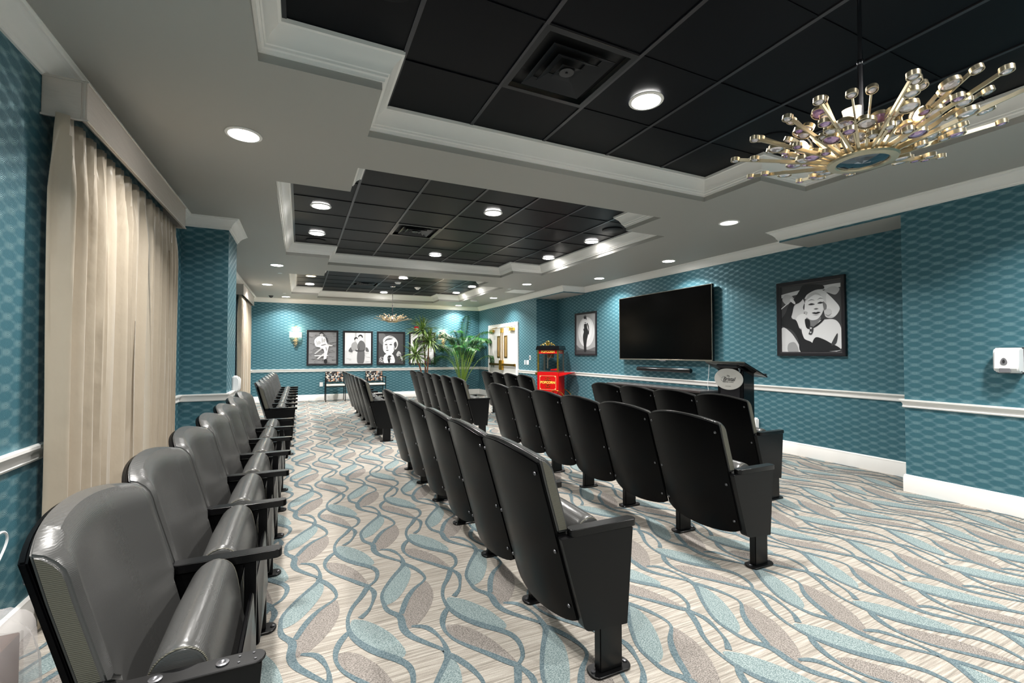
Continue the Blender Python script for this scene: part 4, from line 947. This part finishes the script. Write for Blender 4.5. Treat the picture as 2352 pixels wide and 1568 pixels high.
# ---------------------------------------------------------------- chandeliers
def chandelier(loc, zhub, label, seed, power):
    o = thing('chandelier', label, 'chandelier', (loc[0], loc[1], TRAY), 0, 'starburst chandeliers')
    H = TRAY-zhub; r = random.Random(seed)
    ob('canopy', MB().rev([(.001, -.03), (.05, -.028), (.065, -.012), (.065, 0)], 24).mesh('canopy', M_CHROME), o)
    ob('rod', MB().tube([(0, 0, -.02), (0, 0, -H*.55)], .008, 10).tube([(0, 0, -H*.55), (0, 0, -H+.04)], .011, 10).rev([(.012, 0), (.014, .01), (.012, .02)], 12, (0, 0, -H*.55)).mesh('rod', mat('dark_chrome', srgb(170, 168, 172), .15, 1)), o)
    hub = ob('hub', MB().rev([(.118, .006), (.122, .0), (.118, -.008), (.092, -.010), (.088, -.004)], 40, (0, 0, -H), cap=False).rev([(.10, .004), (.10, .035), (.06, .05), (.012, .055)], 32, (0, 0, -H), cap=False).mesh('hub', M_GOLD), o)
    mm = MB(); n = 8
    mm.rev([(.001, -.012), (.03, -.010), (.062, -.007), (.09, -.003)], 10, (0, 0, -H), cap=False)
    ob('hub_mirror', mm.mesh('hub_mirror', M_MIRROR, False), hub)
    # shared pieces
    rims = {}; gems = {}
    for s in (.019, .023, .031):
        key = s
        rims[key] = MB().rev([(s, -.007), (s, .009), (s-.003, .009), (s-.003, -.007), (s, -.007)], 18, cap=False).mesh('disc_rim', M_GOLD)
        for q, mt in ((0, M_CRYSTAL), (1, M_CRYSTALP)):
            gems[(key, q)] = MB().rev([(.001, .002), (s-.0028, .003), (s-.004, -.003), (s*.55, -.0085), (.001, -.0095)], 9).mesh('crystal', mt, False)
    N_ = 34
    for k in range(N_):
        a = 2*PI*k/N_+r.uniform(-.05, .05); tier = k % 3
        L_ = (.47, .37, .27)[tier]*r.uniform(.93, 1.03); rise = (.075, .13, .16)[tier]*r.uniform(.85, 1.15)
        r0 = .095; p0 = Vector((r0, 0, .008)); p1 = Vector((L_-.015, 0, .01+rise))
        M_ = Matrix.Translation((0, 0, -H)) @ Matrix.Rotation(a, 4, 'Z')
        d = (p1-p0); ang = math.atan2(d.z, d.x); ln = d.length
        B = Matrix.Translation(p0) @ Matrix.Rotation(-ang, 4, 'Y')
        am = MB().box(0, -.003, -.007, ln, .003, .007, mtx=B).box(0, -.0045, -.009, ln*.55, .0045, .003, mtx=B)
        arm = ob('arm', am.mesh('arm', M_GOLD, False), o); arm.matrix_local = M_
        spots = [(1.0, 0, .019)]
        for q in range(4 if tier < 2 else 3): spots.append((r.uniform(.2, .88), r.choice((-1, 1)), r.choice((.019, .023, .031))))
        for (f, side, s) in spots:
            p = p0+d*f; 
            if f == 1.0: p = p1+Vector((s, 0, .003))
            else: p = p+Vector((0, side*(s+.001), .0))
            R_ = Matrix.Translation(p) @ Matrix.Rotation(-ang*.5, 4, 'Y')
            dr = ob('disc_rim', rims[s], arm); dr.matrix_local = R_
            gm = ob('crystal', gems[(s, 1 if r.random() < .3 else 0)], arm); gm.matrix_local = R_
    for k in range(6):
        a = 2*PI*k/6+.35; T = Matrix.Translation((0, 0, -H+.05)) @ Matrix.Rotation(a, 4, 'Z') @ Matrix.Translation((.20, 0, .03)) @ Matrix.Rotation(math.radians(38), 4, 'Y')
        sh = ob('glass_cup', MB().rev([(.014, -.02), (.024, .0), (.031, .06), (.029, .06), (.022, .002), (.012, -.018)], 16, cap=False).mesh('glass_cup', M_GLASS), o); sh.matrix_local = T
        bl = ob('bulb', MB().rev([(.002, -.01), (.008, -.004), (.011, .015), (.008, .032), (.001, .04)], 10).mesh('bulb', M_BULB), sh)
        st = ob('cup_arm', MB().tube([(.09, 0, .02), (.16, 0, .035), (.195, 0, .055)], .005, 6).mesh('cup_arm', M_GOLD), o); st.matrix_local = Matrix.Translation((0, 0, -H)) @ Matrix.Rotation(a, 4, 'Z')
    d = bpy.data.lights.new('chandelier_lamp', 'POINT'); d.energy = power; d.color = (1, .8, .58); d.shadow_soft_size = .2
    l = bpy.data.objects.new('chandelier_lamp', d); C.objects.link(l); l.location = (loc[0], loc[1], zhub+.16)
chandelier((2.10, 1.07), 2.135, 'large gold starburst chandelier with crystal discs nearest the camera', 11, 3.5)
chandelier((2.11, 11.65), 2.12, 'far gold starburst chandelier hanging before the wall of pictures', 12, 3)
# ---------------------------------------------------------------- patterned guest chairs
def fabric():
    N, L, b = nodes(M_FABRIC)
    tc = N.new('ShaderNodeTexCoord'); v = N.new('ShaderNodeTexVoronoi'); v.distance = 'CHEBYCHEV'; v.inputs['Scale'].default_value = 26; v.inputs['Randomness'].default_value = .8
    r = N.new('ShaderNodeValToRGB'); r.color_ramp.interpolation = 'CONSTANT'; e = r.color_ramp.elements
    e[0].position = 0; e[0].color = srgb(22, 20, 22); e[1].position = .42; e[1].color = srgb(196, 184, 170)
    for p, c in ((.6, srgb(176, 132, 104)), (.72, srgb(22, 20, 22)), (.85, srgb(120, 130, 134))): x = e.new(p); x.color = c
    sp = N.new('ShaderNodeSeparateColor'); L.new(tc.outputs['Object'], v.inputs['Vector']); L.new(v.outputs['Color'], sp.inputs[0]); L.new(sp.outputs[0], r.inputs[0]); L.new(r.outputs[0], b.inputs['Base Color'])
fabric()
def guest_chair(x, y, label):
    o = thing('guest_chair', label, 'chair', (x, y, 0), 0, 'patterned guest chairs by the back wall')
    w = .25
    for s in (-1, 1):
        ob('leg', MB().tube([(s*w, -.26, .003), (s*w, -.25, .45), (s*w, -.24, .64)], .011, 8).mesh('leg', M_BLACKMETAL), o)
        ob('leg', MB().tube([(s*w, .28, .003), (s*w, .20, .42), (s*(w-.01), .24, .62), (s*(w-.02), .29, .80)], .011, 8).mesh('leg', M_BLACKMETAL), o)
        ob('armrest', bevel_mesh(MB().box(s*w-.022, -.27, .64, s*w+.022, .2, .665).mesh('armrest', M_ARM, False), .008, 2), o)
    ob('seat_frame', MB().tube([(-w, -.23, .41), (w, -.23, .41)], .01, 8).tube([(-w, .2, .41), (w, .2, .41)], .01, 8).mesh('seat_frame', M_BLACKMETAL), o)
    ob('seat', bevel_mesh(MB().prism(catmull([(-.27, .435, 0), (-.2, .43, 0), (.2, .42, 0), (.24, .44, 0), (.22, .465, 0), (0, .475, 0), (-.2, .475, 0), (-.27, .46, 0)], 2, True), -.235, .235, 'x').mesh('seat', M_SEATL, False), .008, 2), o)
    def bf(u, v): return (-.245+.49*u, .215-.03*0+.05*v-.03*(1-(2*u-1)**2)*-1, .52+.29*v)
    def br(u, v): p = bf(u, v); return (p[0], p[1]+.04, p[2])
    ob('backrest', bevel_mesh(slab(bf, br, 10, 4).mesh('backrest', M_FABRIC), .015, 3), o)
    return o
guest_chair(.90, 13.62, 'guest chair with patterned back under the seated figure picture')
guest_chair(1.99, 13.62, 'guest chair with patterned back, partly behind the far middle row')
# ---------------------------------------------------------------- plants
def pot(parent, r, h):
    ob('pot', MB().rev([(r*.68, 0), (r*.9, h*.5), (r, h*.95), (r*1.03, h), (r*.93, h), (r*.9, h*.85)], 28, (0, 0, .003), cap=False).rev([(.001, 0), (r*.68, 0)], 28, (0, 0, .004), cap=False).mesh('pot', M_POT), parent)
    ob('soil', MB().rev([(.001, h*.87), (r*.91, h*.86)], 24, cap=False).mesh('soil', M_SOIL), parent)
dr = thing('potted_dracaena', 'potted dracaena with three spiky heads on bare brown trunks', 'plant', (3.22, 12.75, 0))
pot(dr, .19, .34)
def blade(L_, w, droop, name, m):
    mb = MB(); n = 6; vs = []
    for i in range(n+1):
        t = i/n; ww = w*math.sin(PI*min(1, .12+t*.88))**.7 if t < 1 else 0
        x = L_*t; z = -droop*t*t
        vs += [(x, -ww, z+ww*.3), (x, 0, z), (x, ww, z+ww*.3)]
    fs = []
    for i in range(n): fs += [(i*3, i*3+1, i*3+4, i*3+3), (i*3+1, i*3+2, i*3+5, i*3+4)]
    return mb.add(vs, fs).mesh(name, m)
dblades = [blade(.50, .019, .10, 'leaf', M_LEAFD), blade(.43, .018, .03, 'leaf', M_LEAFD), blade(.47, .018, .20, 'leaf', M_LEAFD)]
rd = random.Random(2)
for (hx, hy, hz, bx, by, nn) in ((-.03, .12, 2.0, .02, .04, 98), (.10, -.06, 1.67, .05, .0, 102), (-.27, 0, 1.29, -.09, 0, 98)):
    pts = catmull([(bx, by, .28), (bx+.01, by, .62), (bx+(hx-bx)*.3+.02, by+(hy-by)*.3, .62+(hz-.62)*.4), (hx, hy, hz)], 6)
    ob('trunk', MB().tube(pts, [.028-.010*i/(len(pts)-1) for i in range(len(pts))], 8).mesh('trunk', M_TRUNK), dr)
    for k in range(nn):
        a = rd.uniform(0, 2*PI); el = math.asin(rd.uniform(-.5, 1)); l = ob('leaf', rd.choice(dblades), dr)
        l.matrix_local = Matrix.Translation((hx, hy, hz+rd.uniform(-.05, .04))) @ Matrix.Rotation(a, 4, 'Z') @ Matrix.Rotation(-el, 4, 'Y') @ Matrix.Rotation(rd.uniform(-.4, .4), 4, 'X') @ Matrix.Scale(rd.uniform(.8, 1.1), 4)
pa = thing('potted_palm', 'tall potted palm with feathery arching fronds in the back corner', 'plant', (4.50, 13.22, 0))
pot(pa, .21, .36)
def frond(rot, lean, L_, stem, nleaf, seedv, curl=.55, name='frond'):
    """stem rises from the pot then arches out; leaflets along the outer part"""
    r = random.Random(seedv); ca, sa = math.cos(rot), math.sin(rot)
    P = []
    n = 16
    x = .04; z = .30; ang = PI/2-lean*.35
    tot = stem+L_; ds = tot/n
    for i in range(n+1):
        P.append(Vector((x*ca, x*sa, z)))
        t = i/n; ang -= (lean*.05 if t < stem/tot else curl*2.1/n*(.4+1.6*t)); x += ds*math.cos(ang); z += ds*math.sin(ang)
    mb = MB().tube(P, [.011*(1-.75*i/n) for i in range(n+1)], 5, 1)
    i0 = stem/tot
    side = Vector((-sa, ca, 0))
    for k in range(nleaf):
        t = i0+(1-i0)*(k+.5)/nleaf; f = t*n; i = min(int(f), n-1); p = P[i].lerp(P[i+1], f-i); tg = (P[i+1]-P[i]).normalized()
        up = side.cross(tg).normalized()
        if up.z < 0: up = -up
        ll = .30*math.sin(PI*(.12+.86*(k/nleaf)))**.6*r.uniform(.85, 1.1)
        for s in (-1, 1):
            d = (side*s*.85+tg*.62+up*.22).normalized(); w = tg.cross(d).normalized().cross(d)*.010
            m1 = p+d*ll*.5; m2 = p+d*ll*.82+Vector((0, 0, -.08*ll/.3)); m3 = p+d*ll*.95+Vector((0, 0, -.17*ll/.3))
            mb.add([p-w*.4, p+w*.4, m1+w, m1-w, m2+w*.8, m2-w*.8, m3], [(0, 1, 2, 3), (3, 2, 4, 5), (5, 4, 6)], 0)
    mb.v = [(max(min(v[0], 5.32-4.50), -.78), min(v[1], 13.95-13.22), v[2]) for v in mb.v]
    return ob(name, mb.mesh(name, [M_PALM, M_STEM]), pa)
rp = random.Random(21)
frond(PI*1.5, .12, .80, 1.40, 30, 1, .45)
for k in range(26):
    az = 2*PI*k/26*3.0+rp.uniform(-.2, .2); tall = rp.random()
    frond(az, rp.uniform(.3, .85)*(1.15-.5*tall), rp.uniform(.75, .98), .70+.62*tall, 32, 30+k, rp.uniform(.9, 1.4))
# ---------------------------------------------------------------- popcorn cart
pc = thing('popcorn_cart', 'red popcorn machine cart with gold trim and spoked wheels', 'popcorn machine', (5.475, 9.50, -.12), 0)
# local frame: x to the viewer's right along the front, y to the rear
fn = Vector((-.770, -.637)); rzc = math.atan2(fn.y, fn.x)+PI/2
pc.rotation_euler = (0, 0, rzc); pc.scale = (1.09, 1.09, 1.09)
w2, dp2 = .245, .20
red = MB().box(-w2, -dp2, .50, w2, dp2, .93)
ob('cabinet', bevel_mesh(red.mesh('cabinet', M_RED, False), .006, 2), pc)
ob('base_tray', bevel_mesh(MB().box(-w2, -dp2, .38, w2, dp2, .50).mesh('base_tray', M_RED, False), .004, 1), pc)
ob('counter_edge', MB().box(-w2+.02, -dp2+.01, .93, w2-.02, dp2-.01, .945).mesh('counter_edge', M_STEEL, False), pc)
ob('side_shelf', bevel_mesh(MB().prism([(w2, .83), (w2, .91), (w2+.28, .925), (w2+.28, .91)], -dp2+.02, dp2-.02, 'y').mesh('side_shelf', M_RED, False), .003, 1), pc)
cab = []
for sx in (-1, 1):
    for sy in (-1, 1):
        ob('corner_post', bevel_mesh(MB().box(sx*(w2-.02)-.017, sy*(dp2-.015)-.014, .90 if sy < 0 else .93, sx*(w2-.02)+.017, sy*(dp2-.015)+.014, 1.40).mesh('corner_post', M_BRASS if sy < 0 else M_STEEL, False), .003, 1), pc)
for (a, b, c, d) in ((-w2+.04, -dp2+.008, w2-.04, -dp2+.012), (-w2+.04, dp2-.012, w2-.04, dp2-.008)): ob('glass_panel', MB().box(a, b, .945, c, d, 1.33).mesh('glass_panel', M_GLASS, False), pc)
for s in (-1, 1): ob('glass_panel', MB().box(s*(w2-.012)-.002, -dp2+.03, .945, s*(w2-.012)+.002, dp2-.03, 1.33).mesh('glass_panel', M_GLASS, False), pc)
hd = ob('header_box', bevel_mesh(MB().box(-w2+.03, -dp2+.006, 1.325, w2-.03, dp2-.006, 1.405).mesh('header_box', M_RED, False), .002, 1), pc)
rf = MB(); a, b = w2+.03, dp2+.03; c, d = w2+.01, dp2+.01
rf.add([(-a, -b, 1.405), (a, -b, 1.405), (a, b, 1.405), (-a, b, 1.405), (-c, -d, 1.495), (c, -d, 1.495), (c, d, 1.495), (-c, d, 1.495)], [(0, 3, 2, 1), (4, 5, 6, 7), (0, 1, 5, 4), (1, 2, 6, 5), (2, 3, 7, 6), (3, 0, 4, 7)])
ob('roof', bevel_mesh(rf.mesh('roof', M_BLACK, False), .006, 2), pc)
cr = MB()
for s in (-1, 1):
    cr.tube(catmull([(s*.02, -dp2, 1.50), (s*.05, -dp2, 1.545), (s*.09, -dp2, 1.55), (s*.105, -dp2, 1.525), (s*.085, -dp2, 1.512), (s*.07, -dp2, 1.53)], 4), .008, 6)
    cr.tube(catmull([(s*.09, -dp2, 1.505), (s*.13, -dp2, 1.53), (s*.16, -dp2, 1.50), (s*.17, -dp2, 1.508)], 4), .007, 6)
    cr.tube(catmull([(s*.01, -dp2, 1.505), (s*.04, -dp2, 1.58), (0, -dp2, 1.60)], 4), .007, 6)
cr.prism([(0, 1.50), (.028, 1.53), (.018, 1.575), (0, 1.585), (-.018, 1.575), (-.028, 1.53)], -dp2-.006, -dp2+.006, 'y')
ob('crest', cr.mesh('crest', M_BRASS), pc)
RF = Matrix(((1, 0, 0, 0), (0, 0, -1, 0), (0, 1, 0, 0), (0, 0, 0, 1))); RS = Matrix(((0, 0, 1, 0), (1, 0, 0, 0), (0, 1, 0, 0), (0, 0, 0, 1)))
place_text('POPCORN', .066, M_YELLOW, hd, 0, -dp2+.005, 1.366, RF, bold=.0022)
place_text('POPCORN', .055, M_CREAM, hd, w2-.029, 0, 1.366, RS, bold=.0015)
bd = MB()
for z in (.55, .845): bd.box(-w2+.06, -dp2-.003, z-.003, w2-.06, -dp2+.001, z+.003)
for x in (-w2+.06, w2-.06): bd.box(x-.003, -dp2-.003, .55, x+.003, -dp2+.001, .845)
for x in (-w2+.075, w2-.075):
    for z in (.565, .83): bd.rev([(.012, 0), (.012, .003), (.002, .003)], 10, mtx=Matrix.Translation((x, -dp2, z)) @ Matrix.Rotation(PI/2, 4, 'X'))
ob('gold_border', bd.mesh('gold_border', M_CREAM, False), pc)
place_text('POPCORN', .072, M_YELLOW, pc, 0, -dp2-.002, .70, RF, bold=.0025)
om = MB()
for s in (-1, 1):
    om.prism([(-.09, .70+s*.043), (.09, .70+s*.043), (.07, .70+s*.05), (.02, .70+s*.055), (0, .70+s*.08), (-.02, .70+s*.055), (-.07, .70+s*.05)], -dp2-.003, -dp2+.001, 'y')
    for k in range(-2, 3): om.rev([(.011, 0), (.011, .003), (.002, .003)], 8, mtx=Matrix.Translation((k*.024, -dp2, .70+s*(.105-.004*k*k))) @ Matrix.Rotation(PI/2, 4, 'X'))
ob('ornament', om.mesh('ornament', M_BRASS, False), pc)
ob('kettle', MB().rev([(.075, 1.24), (.085, 1.30), (.085, 1.325)], 20, (-.02, .02, 0)).rev([(.07, 1.23), (.07, 1.235), (.075, 1.24)], 20, (-.02, .02, 0)).mesh('kettle', mat('bronze_kettle', srgb(120, 98, 78), .35, .8)), pc)
ob('stirrer', MB().tube([(-.06, -.04, 1.0), (-.06, -.04, 1.23)], .016, 8).tube([(-.03, -.09, 1.18), (.02, -.10, 1.25), (.05, -.10, 1.31)], .007, 6).mesh('stirrer', M_STEEL), pc)
ob('scoop', MB().prism([(0, .96), (.14, .955), (.16, 1.0), (.02, .985)], -.05, .05, 'y').mesh('scoop', M_RED), pc)
ob('handle', MB().prism([(-w2-.06, .91), (-w2, .91), (-w2, .86), (-w2-.03, .85)], -dp2, dp2, 'y').mesh('handle', M_BRASS, False), pc)
for sy in (-1, 1):
    wh = thing('wheel', '', ''); 
    del wh['label']; del wh['category']
    wh.parent = pc
    wh.location = (.19, sy*(dp2+.03), .328)
    wr_ = MB().tube([(.206*math.cos(2*PI*k/40), 0, .206*math.sin(2*PI*k/40)) for k in range(40)], .009, 6, closed=True)
    ob('rim', wr_.mesh('rim', M_BRASS), wh)
    sp_ = MB()
    for k in range(10): an = 2*PI*k/10; sp_.tube([(.02*math.cos(an), 0, .02*math.sin(an)), (.202*math.cos(an), 0, .202*math.sin(an))], .006, 5)
    sp_.rev([(.03, -.015), (.03, .015)], 14, mtx=Matrix.Rotation(PI/2, 4, 'X'))
    ob('spokes', sp_.mesh('spokes', M_BLACKMETAL), wh)
ob('axle', MB().tube([(.19, -dp2-.02, .328), (.19, dp2+.02, .328)], .012, 8).mesh('axle', M_BLACKMETAL), pc)
lg = MB()
for sy in (-1, 1): lg.box(-w2+.02, sy*(dp2-.03)-.018, .114, -w2+.055, sy*(dp2-.03)+.018, .38)
for sy in (-1, 1): lg.box(.17, sy*(dp2-.03)-.015, .31, .21, sy*(dp2-.03)+.015, .38)
ob('support_legs', lg.mesh('support_legs', M_RED, False), pc)
# ---------------------------------------------------------------- box with plastic wrap in the near corner, cable
bx = thing('cardboard_box', 'brown cardboard box by the wall below the nearest chair rail', 'box', (-1.14, 1.95, 0))
ob('carton', bevel_mesh(MB().box(0, 0, .003, .16, .50, .25).mesh('carton', M_BOX, False), .004, 1), bx)
rw = random.Random(9)
def wrapf(t_, s_):
    return 0
mb = MB(); nu, nv = 16, 14; vs = []
for j in range(nv+1):
    for i in range(nu+1):
        u, v = i/nu, j/nv
        a = PI*v; y = 1.93+.58*u
        rr = .12+.012*math.sin(17*u+5*v)+.01*math.sin(9*v+23*u); hh = .16*math.sin(PI*min(1, .30+.62*(1-u)))+.18
        x = -1.045+(rr)*math.cos(a)*1.0; z = .02+hh*math.sin(a)**.6+.01*math.sin(31*u+11*v)
        vs.append((max(x, XL+.01), y, max(z, .004)))
mb.add(vs, [(j*(nu+1)+i, j*(nu+1)+i+1, (j+1)*(nu+1)+i+1, (j+1)*(nu+1)+i) for j in range(nv) for i in range(nu)])
tag(ob('plastic_wrap', mb.mesh('plastic_wrap', M_WRAP)), 'crumpled clear plastic sheet draped over the cardboard box', 'plastic sheet')
tag(ob('charging_cable', MB().tube(catmull([(-1.155, 2.60, .55), (-1.13, 2.66, .585), (-1.13, 2.70, .54), (-1.14, 2.66, .46), (-1.15, 2.58, .38), (-1.15, 2.5, .32)], 6), .005, 6).mesh('charging_cable', M_PLASTIC)), 'white looped cable on the teal wall beside the nearest chair', 'cable')
